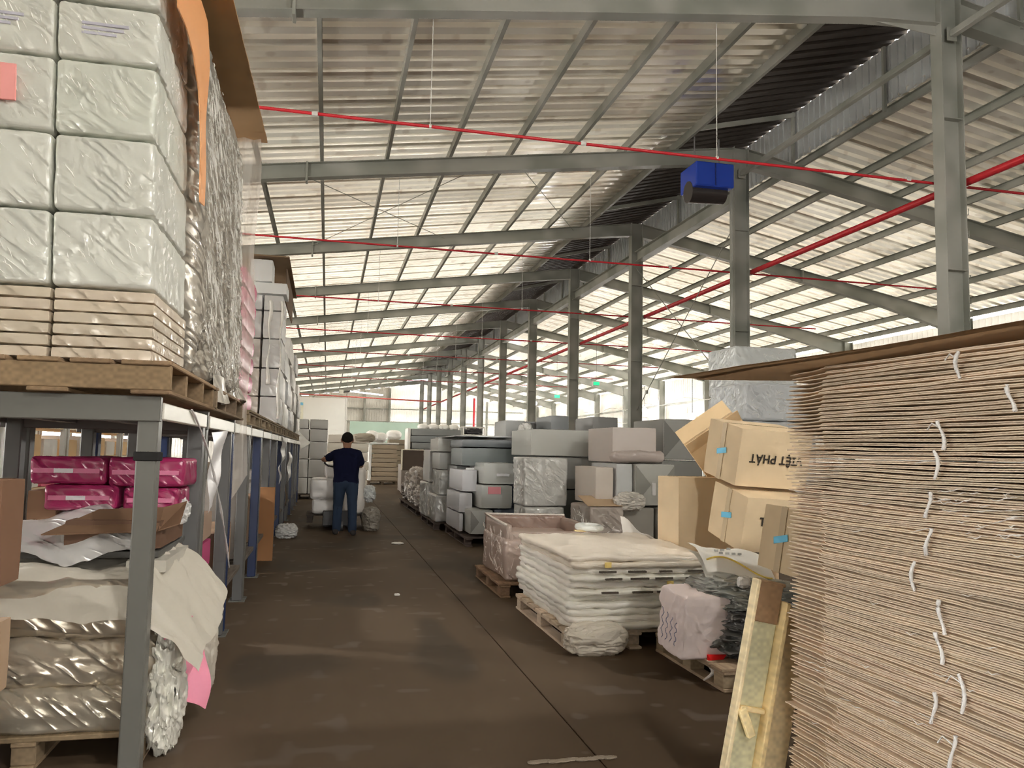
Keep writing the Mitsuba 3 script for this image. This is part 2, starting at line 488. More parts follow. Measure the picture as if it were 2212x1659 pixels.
# crossed tie rods
y1, y2 = T0 + BAY, T0 + 2 * BAY
for (p, q, l) in (((XR - 0.03, y2 - 0.1, 6.8), (XR - 0.03, y1 + 0.15, 2.75), "dark tie rod running down from the third column to the second"), ((XR + 0.03, y2 - 0.1, 2.7), (XR + 0.03, y1 + 0.15, 6.6), "dark tie rod running down from the second column to the third")):
    k = thing("tie_rod", l, "tie rod")
    add("rod", tube([p, q], 0.011, 6), "m_steel", parent=k)
    c = np.array(q if q[2] < p[2] else p) * 0.88 + np.array(p if q[2] < p[2] else q) * 0.12
    add("turnbuckle", box(c[0] - 0.025, c[0] + 0.025, c[1] - 0.04, c[1] + 0.04, c[2] - 0.05, c[2] + 0.05), "m_steel", parent=k)
for n, (xa, xb, l) in enumerate(((-0.8, 2.9, "from the left-hand near corner"), (2.9, -0.6, "to the left-hand far corner"), (3.6, 6.6, "nearer the ridge"))):
    za, zb = raf_top_l(xa) - 0.12, raf_top_l(xb) - 0.12
    add("roof_brace_rod", tube([(xa, y1 + 0.1, za), (xb, y2 - 0.1, zb)], 0.009, 5), "m_steel", label=f"thin dark roof brace rod between second and third frames, {l}", cat="brace rod")

# walls
W_STEP = 2.0
tag("wall_right", kind="structure")
for y in np.arange(YA, YB, W_STEP):
    yb = min(y + W_STEP, YB)
    def P(t, o, e):
        return (XE + 0.02 + o, t, (0.0, 5.95)[e])
    add("cladding_sheet", corrugated(1, y, yb, (yb - y) / 8, 0.03, P), "m_lightwall", parent="wall_right")
for z in (1.5, 3.0, 4.5):
    add("girt", box(XE - 0.1, XE, YA, YB, z - 0.06, z + 0.06), "m_steel", parent="wall_right")
tag("wall_back", kind="structure")
for x in np.arange(XL, XE, 1.0):
    zt = raf_top_l(x) + 0.15 if -3.3 < x < 8.5 else (raf_top_r(x) + 0.15 if x > 8 else 6.7 + 0.139 * (-3.3 - x))
    def P(t, o, e):
        return (t, YB + o, (0.0, zt)[e])
    add("cladding_sheet", corrugated(0, x, x + 1.0, 0.25, 0.03, P), "m_lightwall" if x > 5.2 else "m_wall", parent="wall_back")
for x in (-1.5, 3.5, 6.0, 11.0, 13.5, 16.0):
    add("mullion", box(x - 0.1, x + 0.1, YB - 0.22, YB - 0.02, 0, (raf_top_l if x < 8.5 else raf_top_r)(x) - 0.1), "m_steel", parent="wall_back")
for z in (2.4, 4.3, 5.6):
    add("girt", box(-3.2, 19.9, YB - 0.12, YB - 0.02, z - 0.05, z + 0.05), "m_steel", parent="wall_back")
# wall behind the camera with a door opening added for daylight, left wall with a long open band
tag("wall_front", kind="structure")
for x0, x1, z0, z1 in ((XL, -1.0, 0, 8.0), (4.5, XE, 0, 7.9), (-1.0, 4.5, 3.2, 8.2)):
    add("panel", box(x0, x1, YA - 0.1, YA, z0, z1), "m_wall", parent="wall_front")
tag("wall_left", kind="structure")
add("panel", box(XL - 0.1, XL, YA, YB, 0, 0.9), "m_wall", parent="wall_left")
add("panel", box(XL - 0.1, XL, YA, YB, 5.2, 8.4), "m_wall", parent="wall_left")
for y in FRAMES:
    add("post", box(XL - 0.15, XL + 0.15, y - 0.12, y + 0.12, 0, 8.2), "m_steel", parent="wall_left")

# ================================================================== GOODS: builders
TAN = (0.60, 0.47, 0.31)
DARKWOOD, PALEWOOD = (0.20, 0.135, 0.08), (0.66, 0.54, 0.34)


def pallet(x0, x1, y0, y1, z0, label, col=(0.30, 0.21, 0.13), group=None, nd=6, axis=0):
    """Wooden pallet: skids and blocks below, boards on top. Boards run along x."""
    k = thing("pallet", label, "pallet", group)
    w = (y1 - y0)
    for i in range(3):
        x = x0 + (x1 - x0) * (0.06 + 0.44 * i)
        add("skid", box(x - 0.05, x + 0.05, y0, y1, z0, z0 + 0.02), "m_wood", shade(col, i + 5), parent=k)
        for j in range(3):
            y = y0 + w * (0.07 + 0.43 * j)
            add("block", box(x - 0.05, x + 0.05, y - 0.06, y + 0.06, z0 + 0.02, z0 + 0.1), "m_wood", shade(col, i * 3 + j, 0.15), parent=k)
        add("stringer", box(x - 0.05, x + 0.05, y0, y1, z0 + 0.1, z0 + 0.12), "m_wood", shade(col, i + 50), parent=k)
    bw = w / nd
    for j in range(nd):
        add("deck_board", box(x0, x1, y0 + j * bw, y0 + j * bw + bw * 0.82, z0 + 0.12, z0 + 0.142), "m_wood", shade(col, j + 90, 0.15), parent=k)
    return k


def carton(x0, x1, y0, y1, z0, z1, label, col=TAN, tape=True, tag_col=None, rotz=0, tilt=0, roll=0, group=None, cat="carton", face_text=None):
    """Closed carton with tape down its left end, built at the origin and then turned."""
    k = thing("carton", label, cat, group)
    c = np.array([x0 + x1, y0 + y1, z0 + z1]) / 2
    hx, hy, hz = (x1 - x0) / 2, (y1 - y0) / 2, (z1 - z0) / 2
    M = trimesh.transformations.translation_matrix(c) @ trimesh.transformations.rotation_matrix(math.radians(rotz), [0, 0, 1]) @ trimesh.transformations.rotation_matrix(math.radians(roll), [0, 1, 0]) @ trimesh.transformations.rotation_matrix(math.radians(tilt), [1, 0, 0])

    def put(name, m, mat, cc, label=None):
        m.apply_transform(M)
        return add(name, m, mat, cc, parent=k, label=label)
    b = softbox(-hx, hx, -hy, hy, -hz, hz, res=0.09, r=0.008, amp=0.004, freq=3, seed=int(abs(x0 * 100)) % 97)
    put("body", b, "m_card", col)
    dark = tuple(np.array(col) * 0.80)
    put("flap_seam", box(-hx - 0.0035, hx + 0.002, -0.004, 0.004, hz, hz + 0.003, 0), "m_card", tuple(np.array(col) * 0.5))
    if tape:
        put("tape", box(-hx - 0.006, -hx - 0.003, -0.03, 0.03, -hz, hz, 0), "m_paint", dark, "brown parcel tape")
    if tag_col is not None:
        m = box(-hx - 0.010, -hx - 0.006, -0.075, 0.065, -0.02, 0.022, 0)
        rot(m, [1, 0, 0], -14, [0, 0, 0])
        put("sticker", m, "m_paint", tag_col, "light blue sticker over the tape")
    if face_text:
        txt, size, upside, xoff, zoff = face_text
        t = meshkit.text_mesh(txt, size, 0.0015, bold=True)
        t.apply_translation([-t.bounds[:, 0].mean(), -t.bounds[:, 1].mean(), 0])
        if upside:
            rot(t, [0, 0, 1], 180, [0, 0, 0])
        rot(t, [1, 0, 0], 90, [0, 0, 0])
        t.apply_translation([xoff - hx - (t.bounds[0, 0] if True else 0), -hy - 0.0055, zoff])
        put("lettering", t, "m_matte", (0.03, 0.025, 0.02), "black capital lettering" + (" printed upside down" if upside else ""))
    return k


def foam(x0, x1, y0, y1, z0, z1, label, col=(0.45, 0.46, 0.45), mat="m_softfilm", group=None, cat="foam block", name="foam_block", amp=0.006, res=0.1, label_tag=None, r=0.02, fold=False):
    """Block wrapped in thin film, with an optional paper label on its front; fold: the creased triangular ends of the wrapping."""
    k = thing(name, label, cat, group)
    sd = int(abs(x0 * 131 + z0 * 57 + y0)) % 991
    bm = softbox(x0, x1, y0, y1, z0, z1, res=0.028 if mat == "m_film" else res, r=r, amp=amp, freq=4, seed=sd)
    if mat == "m_film":
        v = np.array(bm.vertices)
        fr = np.clip((y0 + 0.06 - v[:, 1]) / 0.05, 0, 1)[:, None]
        v = v * (1 - fr) + fr * streaks(v, 0.016, sd, 1, 0.8)
        fr = np.clip((x0 + 0.06 - v[:, 0]) / 0.05, 0, 1)[:, None]
        v = v * (1 - fr) + fr * streaks(v, -0.016, sd + 3, 0, 0.8)
        bm.vertices = v
    add("body", bm, mat, col, parent=k, smooth=True if mat == "m_film" else 40)
    if mat == "m_film":
        w, h, d = x1 - x0, z1 - z0, min(y1 - y0, 1.2)
        ms = [glint_folds((x0, y0 - 0.008, z0), (1, 0, 0), (0, 0, 1), (0, -1, 0), w, h, int(160 * w * h) + 10, sd, (-60, 60), (0.05, 0.3), 0.0042),
              glint_folds((x0 - 0.008, y0 + d, z0), (0, -1, 0), (0, 0, 1), (-1, 0, 0), d, h, int(160 * d * h) + 10, sd + 1, (-70, 30), (0.05, 0.35), 0.0042)]
        ms = [q for q in ms if len(q.vertices)]
        add("glint_folds", cat_(ms), "m_paint", (0.86, 0.86, 0.84), parent=k, kind="stuff")  # film glints painted as near-white slivers
    cx, cz = (x0 + x1) / 2, (z0 + z1) / 2
    if label_tag is not None:
        w, h, dx, dz, cc = label_tag
        add("paper_label", box(cx + dx - w / 2, cx + dx + w / 2, y0 - 0.012, y0 - 0.007, cz + dz - h / 2, cz + dz + h / 2, 0), "m_matte", cc, parent=k)
    if fold:
        w, h = (x1 - x0) / 2, (z1 - z0) / 2
        for s in (-1, 1):
            v = np.array([[cx + s * w * 0.96, y0 - 0.004, cz - h * 0.92], [cx + s * w * 0.96, y0 - 0.004, cz + h * 0.92], [cx + s * w * 0.22, y0 - 0.011, cz], [cx + s * w * 0.96, y0 + 0.004, cz]])
            add("film_fold", trimesh.Trimesh(v, [[0, 2, 1], [0, 1, 3], [0, 3, 2], [1, 2, 3]] if s < 0 else [[0, 1, 2], [0, 3, 1], [0, 2, 3], [1, 3, 2]], process=False), mat, tuple(np.array(col) * 0.55), parent=k)
    return k


# ================================================================== LEFT: rack row
STEEL_C = (0.10, 0.10, 0.088)
RK0, RKP, RKD = 3.72, 1.42, 1.36
NTH = ["nearest", "second", "third", "fourth", "fifth", "sixth", "seventh", "eighth", "ninth", "tenth", "eleventh", "twelfth", "farthest"]
RACK_LAB = ["nearest, with a black band on its post", "second", "third", "fourth", "fifth", "sixth", "seventh", "eighth", "ninth", "tenth", "eleventh", "twelfth", "farthest"]
POSTC = [(0.33, 0.33, 0.30), (0.06, 0.07, 0.13), (0.25, 0.26, 0.25), (0.30, 0.30, 0.28), (0.22, 0.22, 0.21)]
BLUE = (0.008, 0.017, 0.065)
for i in range(13):
    y0 = RK0 + RKP * i
    y1 = y0 + RKD
    k = thing("pallet_rack", f"steel rack frame left of the aisle, {RACK_LAB[i]}" + ("" if i in (0, 12) else " from the camera"), "rack")
    for a, x in enumerate((-0.80, -1.76)):
        for b, y in enumerate((y0, y1 - 0.08)):
            blue = (i % 3 == 0 and b == 1) or (i % 3 == 2 and b == 0)
            add("post", box(x, x + 0.085, y, y + 0.085, 0.012, 1.60, 0.006), "m_paint", (BLUE if blue and i else (STEEL_C if b == 0 else (0.085, 0.085, 0.085))), parent=k)
            add("foot_plate", box(x - 0.03, x + 0.115, y - 0.008, y + 0.095, 0, 0.012), "m_paint", STEEL_C, parent=k)
    add("front_beam", box(-1.80, -0.708, y0 - 0.012, y0 + 0.03, 1.515, 1.625, 0.004), "m_paint", STEEL_C, parent=k)
    add("back_beam", box(-1.80, -0.72, y1 - 0.05, y1 - 0.01, 1.50, 1.60, 0.004), "m_paint", (0.10, 0.09, 0.09), parent=k)
    add("side_beam", box(-0.735, -0.700, y0 + 0.03, y1 - 0.05, 1.525, 1.60, 0.004), "m_paint", (0.66, 0.65, 0.58), parent=k, label="cream painted side beam")
    add("side_beam", box(-1.80, -1.76, y0 + 0.03, y1 - 0.05, 1.525, 1.60, 0.004), "m_paint", STEEL_C, parent=k)
    for x in (-1.45, -1.1):
        add("deck_bar", box(x, x + 0.05, y0 + 0.03, y1 - 0.05, 1.53, 1.58, 0.004), "m_paint", (0.09, 0.09, 0.09), parent=k)
    if i == 0:
        add("black_band", box(-0.808, -0.707, y0 - 0.008, y0 + 0.093, 1.345, 1.385, 0.004), "m_matte", (0.015, 0.015, 0.015), parent=k, label="black tape band round the front post")
    if i > 1:
        add("low_shelf", box(-1.74, -0.74, y0 + 0.09, y1 - 0.09, 0.30, 0.34, 0.004), "m_wood", (0.10, 0.085, 0.07), parent=k)

def stringer_pallet(x0, x1, y0, y1, z0, label, col, ns=4):
    """Pallet whose upright planks run across, so that its openings face the aisle."""
    k = thing("pallet", label, "pallet")
    for j in range(ns):
        y = y0 + (y1 - y0 - 0.035) * j / (ns - 1)
        add("stringer", box(x0, x1 - 0.01 * (j % 2), y, y + 0.035, z0 + 0.018, z0 + 0.124), "m_wood", shade(col, j + 4, 0.15), parent=k)
    nb = 6
    bw = (x1 - x0) / nb
    for j in range(nb):
        add("deck_board", box(x0 + j * bw, x0 + j * bw + bw * 0.80, y0 - 0.01, y1 + 0.01, z0 + 0.124, z0 + 0.144), "m_wood", shade(np.array(col) * 1.25, j + 30, 0.15), parent=k)
        if j % 2 == 1 or j == 0:
            add("bottom_board", box(x0 + j * bw + bw * 0.2, x0 + j * bw + bw, y0, y1, z0, z0 + 0.018), "m_wood", shade(col, j + 60, 0.15), parent=k)
    add("deck_board", box(x1 - 0.05, x1, y0 - 0.01, y1 + 0.01, z0 + 0.124, z0 + 0.144), "m_wood", shade(np.array(col) * 1.25, 77, 0.15), parent=k)
    return k


stringer_pallet(-1.86, -0.665, 3.66, 5.06, 1.63, "dark wooden pallet on the nearest rack under the white boxes", DARKWOOD)
stringer_pallet(-1.86, -0.665, 5.14, 6.75, 1.63, "dark wooden pallet under the silver film-wrapped stack", (0.17, 0.125, 0.085))

def leaning(m):
    """The tall stacks draw in towards the top: 4 cm per metre."""
    v = np.array(m.vertices)
    v[:, 0] -= 0.042 * np.clip(v[:, 2] - 1.79, 0, 9)
    m.vertices = v
    return m


# nearest stack: white boxes over brown layers, under clear film
zrow = [(2.085, 2.405), (2.415, 2.745), (2.755, 3.08), (3.09, 3.345), (3.36, 3.70)]
LAY = ["lowest", "second lowest", "middle", "second highest", "highest"]
for c, (xa, xb) in enumerate(((-1.155, -0.755), (-1.575, -1.165), (-1.985, -1.585))):
    for q, (za, zb) in enumerate(zrow):
        col_name = ("right-hand", "middle", "left-hand")[c]
        cc = shade((0.61, 0.625, 0.575), q * 3 + c, 0.04)
        k = thing("white_box", f"film-wrapped white foam box, {LAY[q]} in the {col_name} column of the near left stack", "box", None)
        dx = 0.012 if (q == 4 and c) else 0.0
        bm = softbox(xa, xb, 3.70 - dx, 4.50, za, zb, res=0.011 if c < 2 else 0.03, r=0.022, amp=0.004, freq=6, seed=q * 7 + c)
        v = np.array(bm.vertices)
        fr = np.clip((3.74 - v[:, 1]) / 0.03, 0, 1)[:, None]
        v = v * (1 - fr) + fr * streaks(v, 0.0075, 31, 1, 1.0)
        sd = np.clip((v[:, 0] + 0.775) / 0.015, 0, 1)[:, None]
        v = v * (1 - sd) + sd * streaks(v, 0.010, 37, 0, 1.0)
        bm.vertices = v
        add("body", leaning(bm), "m_film", cc, parent=k, smooth=True)
        if c < 2:
            ms = [glint_folds((xa, 3.697 - dx, za), (1, 0, 0), (0, 0, 1), (0, -1, 0), xb - xa, zb - za, 70, q * 11 + c, width=0.0026)]
            if c == 0:
                ms.append(glint_folds((xb + 0.004, 3.70, za), (0, 1, 0), (0, 0, 1), (1, 0, 0), 0.6, zb - za, 80, q * 11 + 7, (40, 80), (0.02, 0.12), 0.0026))
            add("glint_folds", leaning(cat_(ms)), "m_paint", (0.93, 0.93, 0.90), parent=k, kind="stuff")  # glints on the wrapped boxes put in as near-white slivers
        if q >= 3 and c < 2:
            zc = zb - 0.1
            for t in range(3):
                w = (0.19, 0.17, 0.14)[t]
                add("printed_line", leaning(box(xa + 0.1, xa + 0.1 + w, 3.70 - dx - 0.010, 3.70 - dx - 0.004, zc - t * 0.022, zc - t * 0.022 + 0.012, 0)), "m_matte", (0.50, 0.50, 0.58), parent=k)
    for q in range(6):
        za = 1.774 + q * 0.0505
        add("flat_carton", softbox(xa, xb, 3.70, 4.50, za, za + 0.049, res=0.04, r=0.012, amp=0.003, seed=q + 40 + c, ridge=0.002), "m_film", shade((0.50, 0.43, 0.34), q + c, 0.07), smooth=45,
            label=f"flat brown carton under the white boxes, {('bottom', 'second', 'third', 'fourth', 'fifth', 'top')[q]} layer of the {('right', 'middle', 'left')[c]} column", cat="carton", group="flat brown cartons under the white boxes")
add("pink_sheet", leaning(softbox(-1.52, -1.30, 3.668, 3.680, 2.86, 3.02, res=0.03, r=0.003, amp=0.003, seed=4)), "m_matte", (0.84, 0.36, 0.34), smooth=40, label="pink paper sheet under the film near the top left corner", cat="paper sheet")
# orange card over the side of the white boxes, narrowing downwards
from shapely.geometry import Polygon
om = trimesh.creation.extrude_polygon(Polygon([(3.70, 3.38), (3.70, 3.70), (4.62, 3.80), (4.66, 3.58), (4.60, 3.28), (4.55, 3.05), (4.54, 2.72), (4.40, 2.70), (4.36, 3.02), (4.30, 3.26), (4.12, 3.36), (3.90, 3.39)]), 0.006, engine="earcut")
v = np.array(om.vertices)
om.vertices = np.stack([-0.668 + v[:, 2], v[:, 0], v[:, 1]], 1)
om = om.subdivide_to_size(0.05)
v = np.array(om.vertices)
v[:, 0] += 0.004 * np.sin(7 * v[:, 1] + 9 * v[:, 2])
om.vertices = v
om.fix_normals()
add("orange_card", leaning(om), "m_film", (0.80, 0.38, 0.16), smooth=40, label="orange card under film on the side of the white boxes, narrowing downwards", cat="card sheet")
# silver film-wrapped stack behind, with cartons showing through and a cap sheet
k = thing("wrapped_stack", "tall carton stack wrapped in crinkled silvery stretch film behind the white boxes", "wrapped stack")
body = softbox(-1.80, -0.70, 4.60, 6.70, 1.79, 3.80, res=0.0155, r=0.06, amp=0.02, freq=2.2, seed=3, ridge=0.008, stretch=(1, 1, 0.8))
v = np.array(body.vertices)
v = streaks(v, 0.018, 3)
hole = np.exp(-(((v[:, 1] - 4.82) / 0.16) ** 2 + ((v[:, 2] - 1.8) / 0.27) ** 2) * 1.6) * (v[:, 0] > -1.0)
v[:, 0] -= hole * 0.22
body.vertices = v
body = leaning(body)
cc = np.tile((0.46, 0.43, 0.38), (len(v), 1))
cc[hole > 0.42] = (0.05, 0.03, 0.02)  # shade inside the gap painted as a near-black colour
kk = meshkit.fbm(v * 1.1, 3, 5)
cc[(kk > 0.6)] *= 0.85
add("film_wrap", body, "m_silver", cc, parent=k, smooth=60)
sk = grid_sheet(lambda u, v: np.stack([-0.70 + 0.03 * np.sin(9 * u) + 0.02 * v + 0.03 * v * np.sin(23 * u), 5.15 + 1.5 * u, 1.86 - 0.13 * v - 0.05 * v * np.sin(5 * u + 1)], -1), 30, 5)
add("glint_folds", leaning(cat_([glint_folds((-0.676, 4.65, 1.85), (0, 1, 0), (0, 0, 1), (1, 0, 0), 2.05, 1.9, 1300, 77, (-58, 8), (0.04, 0.30), 0.0036)])), "m_paint", (0.93, 0.92, 0.88), parent=k, kind="stuff")  # highlights along the creases painted near-white
add("film_skirt", sk, "m_silver", (0.62, 0.60, 0.55), parent=k, smooth=True)
m = cat_([softbox(-1.85, -0.60, 4.45, 7.1, 3.835, 3.85, res=0.15, r=0.004, amp=0.006, seed=8)])
rot(m, [1, 0, 0], 4.0, [-0.6, 4.45, 3.84])
rot(m, [0, 1, 0], -2.0, [-1.8, 4.45, 3.84])
add("cap_sheet", m, "m_card", (0.32, 0.20, 0.10), label="brown cardboard cap sheet overhanging the silver film stack", cat="cardboard sheet")
# loose hanging curtain of stretch film at its far edge
m = grid_sheet(lambda u, v: np.stack([-0.88 + 0.24 * u + 0.015 * np.sin(14 * v), 6.86 + 0.02 * np.sin(11 * u + 5 * v), 4.0 - 2.9 * v - 0.12 * v * np.sin(4 * u)], -1), 12, 50)
add("film_curtain", m, "m_clear", smooth=True, label="loose translucent film strip hanging down the far edge of the silver stack", cat="plastic film")

# magenta packets stacked beyond, and goods on the further racks
for i, y0 in enumerate(RK0 + RKP * np.arange(3, 13)):
    pallet(-1.84, -0.72, y0 + 0.02, y0 + 1.34, 1.63, f"wooden pallet on the {NTH[i + 3]} rack of the left row, above the aisle", (0.22, 0.17, 0.11), group="pallets on the farther left racks", nd=5)
for q in range(7):
    add("magenta_packet", softbox(-1.75, -0.82, 7.98, 9.2, 1.785 + q * 0.2, 1.98 + q * 0.2, res=0.09, r=0.05, amp=0.008, seed=q), "m_softfilm", shade((0.42, 0.03, 0.13), q, 0.2), smooth=45,
        label=f"flat magenta packet behind the hanging film strip, {('lowest', 'second', 'third', 'fourth', 'fifth', 'sixth', 'topmost')[q]} of the pile", cat="packet", group="magenta packets behind the hanging film")
LV = ["lowest", "second lowest", "third", "fourth", "second highest", "highest"]
z = 1.78
for q, (h, c) in enumerate(((0.40, (0.50, 0.45, 0.41)), (0.42, (0.53, 0.48, 0.44)), (0.44, (0.48, 0.44, 0.41)), (0.42, (0.52, 0.51, 0.50)), (0.24, (0.56, 0.57, 0.58)))):
    for a, (xa, xb) in enumerate(((-1.30, -1.02), (-1.0, -0.72))):
        add("grey_carton", softbox(xa, xb, 12.3 + 0.0 * a, 13.3, z, z + h - 0.01, res=0.07, r=0.02, amp=0.008, seed=q + 11 * a, ridge=0.004), "m_film", shade(c if a == 0 else (0.56, 0.56, 0.56), q + a, 0.06), smooth=45,
            label=f"film-wrapped {'brownish' if a == 0 else 'grey'} carton, {LV[q]} on the {'inner' if a == 0 else 'aisle'} side, stack under two white foam bricks", cat="carton")
    z += h
for a, x in enumerate((-1.16, -0.90, -0.735)):
    m = grid_sheet(lambda u, v: np.stack([x + 0.035 * (u - 0.5) * (1 + 0.6 * np.sin(7 * v + a)) + 0.012 * np.sin(15 * v), 12.288 - 0.03 * np.sin(np.pi * u) * (1 + 0.5 * np.sin(31 * v)), 3.6 - (1.75 - 0.5 * (a == 1)) * v], -1), 7, 40)
    add("film_ribbon", m, "m_film", (0.80, 0.79, 0.75), smooth=True, label=f"loose crinkled white film ribbon, {['left', 'middle', 'right'][a]} one on the grey carton stack", cat="plastic film")
add("foam_brick", softbox(-1.22, -0.90, 12.35, 12.9, 3.90, 4.24, res=0.1, r=0.02, amp=0.004), "m_matte", (0.72, 0.73, 0.74), smooth=45, label="upper white foam block on top of the grey carton stack", cat="foam block")
add("foam_brick", softbox(-1.14, -0.68, 12.35, 13.0, 3.72, 3.89, res=0.1, r=0.015, amp=0.004), "m_matte", (0.72, 0.73, 0.74), smooth=45, label="lower, flatter white foam block on top of the grey carton stack", cat="foam block")
m = box(-1.40, -0.66, 12.25, 15.3, 4.26, 4.285, 0.003)
rot(m, [1, 0, 0], -1.0, [-1, 12.3, 4.27])
add("cap_board", m, "m_card", (0.20, 0.14, 0.09), label="dark brown board lying over the white foam blocks", cat="board")
m = box(-0.74, -0.72, 12.95, 15.2, 3.72, 4.25, 0.003)
add("side_board", m, "m_card", (0.16, 0.11, 0.07), label="dark brown board upright beside the white foam blocks", cat="board")
for i, y0 in enumerate(RK0 + RKP * np.arange(7, 13)):
    z = 1.775
    for q in range(4):
        h = (0.42, 0.45, 0.4, 0.42)[q]
        cc = ((0.5, 0.48, 0.45), (0.62, 0.60, 0.57), (0.47, 0.47, 0.47), (0.55, 0.54, 0.50))[(q + i) % 4]
        if i == 0 and q > 2 or (i > 3 and q > 2) or i == 4:
            continue
        add("row_carton", softbox(-1.75, -0.73 - 0.04 * ((q + i) % 2), y0 + 0.04, y0 + 1.3, z, z + h - 0.01, res=0.12, r=0.03, amp=0.012, seed=i * 5 + q, ridge=0.006), "m_film", cc, smooth=45,
            label=f"film-wrapped pale carton on the {NTH[i + 7]} left rack, {('lowest', 'second', 'third', 'topmost')[q]} in its stack", cat="carton", group="cartons on the farther left racks")
        z += h

# goods in the nearest rack, below the beam
PINK = (0.27, 0.02, 0.085)
for (x0, x1, y0, y1, z0, z1, l, tagd) in (
        (-1.475, -1.115, 4.55, 4.95, 1.205, 1.345, "magenta packet with white label, upper left of four in the near rack", True),
        (-1.105, -0.73, 4.55, 4.95, 1.195, 1.345, "magenta packet partly behind the grey post, upper right of four in the near rack", False),
        (-1.395, -1.055, 4.53, 4.95, 1.075, 1.20, "magenta packet with white label, lower left of four in the near rack", True),
        (-1.03, -0.76, 4.56, 4.95, 1.06, 1.19, "magenta packet, lower right of four in the near rack, mostly behind the post", False)):
    k = thing("magenta_parcel", l, "packet")
    add("body", softbox(x0, x1, y0, y1, z0, z1, res=0.02, r=0.02, amp=0.006, freq=9, seed=int(x0 * 50) % 50, ridge=0.003), "m_film", PINK, parent=k, smooth=60)
    add("tape_strip", box(x0 + 0.02, x1 - 0.03, y0 - 0.006, y0 - 0.003, (z0 + z1) / 2 - 0.012, (z0 + z1) / 2 + 0.012, 0), "m_paint", (0.55, 0.16, 0.28), parent=k)
    if tagd:
        xc = (x0 + x1) / 2 - 0.02
        add("paper_label", box(xc - 0.045, xc + 0.045, y0 - 0.010, y0 - 0.006, (z0 + z1) / 2 - 0.011, (z0 + z1) / 2 + 0.011, 0), "m_matte", (0.62, 0.58, 0.62), parent=k)
add("brown_box", softbox(-1.50, -1.36, 4.62, 4.95, 1.0, 1.17, res=0.06, r=0.008, amp=0.002), "m_card", (0.22, 0.13, 0.08), smooth=30, label="small dark brown carton left of the magenta packets", cat="carton")
add("dark_tray", softbox(-1.62, -0.78, 4.25, 5.0, 0.865, 0.90, res=0.06, r=0.01, amp=0.003), "m_paint", (0.06, 0.06, 0.055), smooth=40, label="black plastic tray under the dark opened carton", cat="tray")
k = thing("opened_carton", "dark brown opened carton with spread flaps on the near rack", "carton")
add("body", softbox(-1.22, -0.78, 4.28, 4.9, 0.905, 1.045, res=0.05, r=0.01, amp=0.006, seed=6), "m_card", (0.10, 0.055, 0.035), parent=k, smooth=30)
for (v, n) in (([(-1.30, 4.22, 0.985), (-0.79, 4.22, 1.0), (-0.80, 4.42, 1.10), (-1.10, 4.40, 1.09)], 0), ([(-0.79, 4.25, 1.0), (-0.70, 4.3, 1.03), (-0.72, 4.6, 1.12), (-0.80, 4.42, 1.10)], 1)):
    a = np.array(v, float)
    vv = np.vstack([a, a - [0, 0, 0.006]])
    f = [[0, 1, 2], [0, 2, 3], [4, 6, 5], [4, 7, 6]] + sum([[[i, i + 4, (i + 1) % 4], [(i + 1) % 4, i + 4, (i + 1) % 4 + 4]] for i in range(4)], [])
    add("flap", trimesh.Trimesh(vv, f, process=False), "m_card", (0.13, 0.075, 0.045), parent=k)
m = grid_sheet(lambda u, v: np.stack([-1.56 + 0.72 * u, 4.18 + 0.5 * v, 0.98 + 0.11 * np.sin(2.2 * v) * (0.6 + u * 0.4) + 0.035 * np.sin(9 * u + 4 * v) - 0.10 * (1 - v) ** 2], -1), 30, 20)
m.vertices = np.array(m.vertices) + 0.03 * (meshkit.fbm(np.array(m.vertices) * 9, 3, 2)[:, None] - 0.5) * 2.4
add("white_film_sheet", m, "m_crease", (0.5, 0.49, 0.48), smooth=True, label="crumpled white plastic film under the magenta packets", cat="plastic film")
add("silver_tray", softbox(-0.92, -0.735, 4.2, 4.85, 0.80, 0.862, res=0.04, r=0.008, amp=0.002), "m_paint", (0.40, 0.38, 0.33), smooth=40, label="grey tray edge showing right of the front post", cat="tray")
add("clear_pouch", crumple((-0.80, 4.75, 1.06), (0.13, 0.2, 0.13), 3, 0.3, 4), "m_crease", (0.62, 0.62, 0.62), smooth=True, label="small crumpled clear pouch right of the front post", cat="plastic bag")
# big bundles under them
for q, (za, zb, xo) in enumerate(((0.12, 0.34, 0.0), (0.335, 0.56, 0.02), (0.555, 0.80, -0.01))):
    add("film_bundle", softbox(-1.68 + xo, -0.735 + xo, 3.95, 4.95, za, zb, res=0.016, r=0.08, amp=0.025, freq=3, seed=21 + q, ridge=0.016, stretch=(1, 1, 2.4)), "m_silver", shade((0.50, 0.45, 0.37), q, 0.05), smooth=True,
        label=f"shiny taupe film-wrapped bundle in the near rack, {['lowest', 'middle', 'top'][q]} of three", cat="wrapped bundle")
pallet(-1.72, -0.74, 3.95, 5.0, -0.0 + 0.001, "low wooden pallet under the shiny film bundles in the near rack", (0.22, 0.16, 0.1))
def drape(u, v):
    # over the bundles and hanging out towards the aisle
    x = -1.65 + 1.05 * u
    z = 0.865 - 0.05 * (1 - v) + 0.02 * np.sin(6 * u + 3 * v)
    over = np.clip((u - 0.80) / 0.2, 0, 1)
    x = x - 0.02 * over + 0.10 * over
    z = z - over ** 1.3 * (0.20 + 0.20 * np.sin(2.6 * v + 0.2))
    fr = np.clip((0.25 - v) / 0.25, 0, 1)
    z = z - fr ** 1.5 * 0.16
    return np.stack([x, 3.86 + 0.95 * v + 0.03 * np.sin(7 * u), z], -1)
m = grid_sheet(drape, 90, 70)
v = np.array(m.vertices)
v += 0.07 * (meshkit.fbm(v * [7, 7, 4], 3, 12)[:, None] - 0.5) * [0.6, 0.6, 0.9]
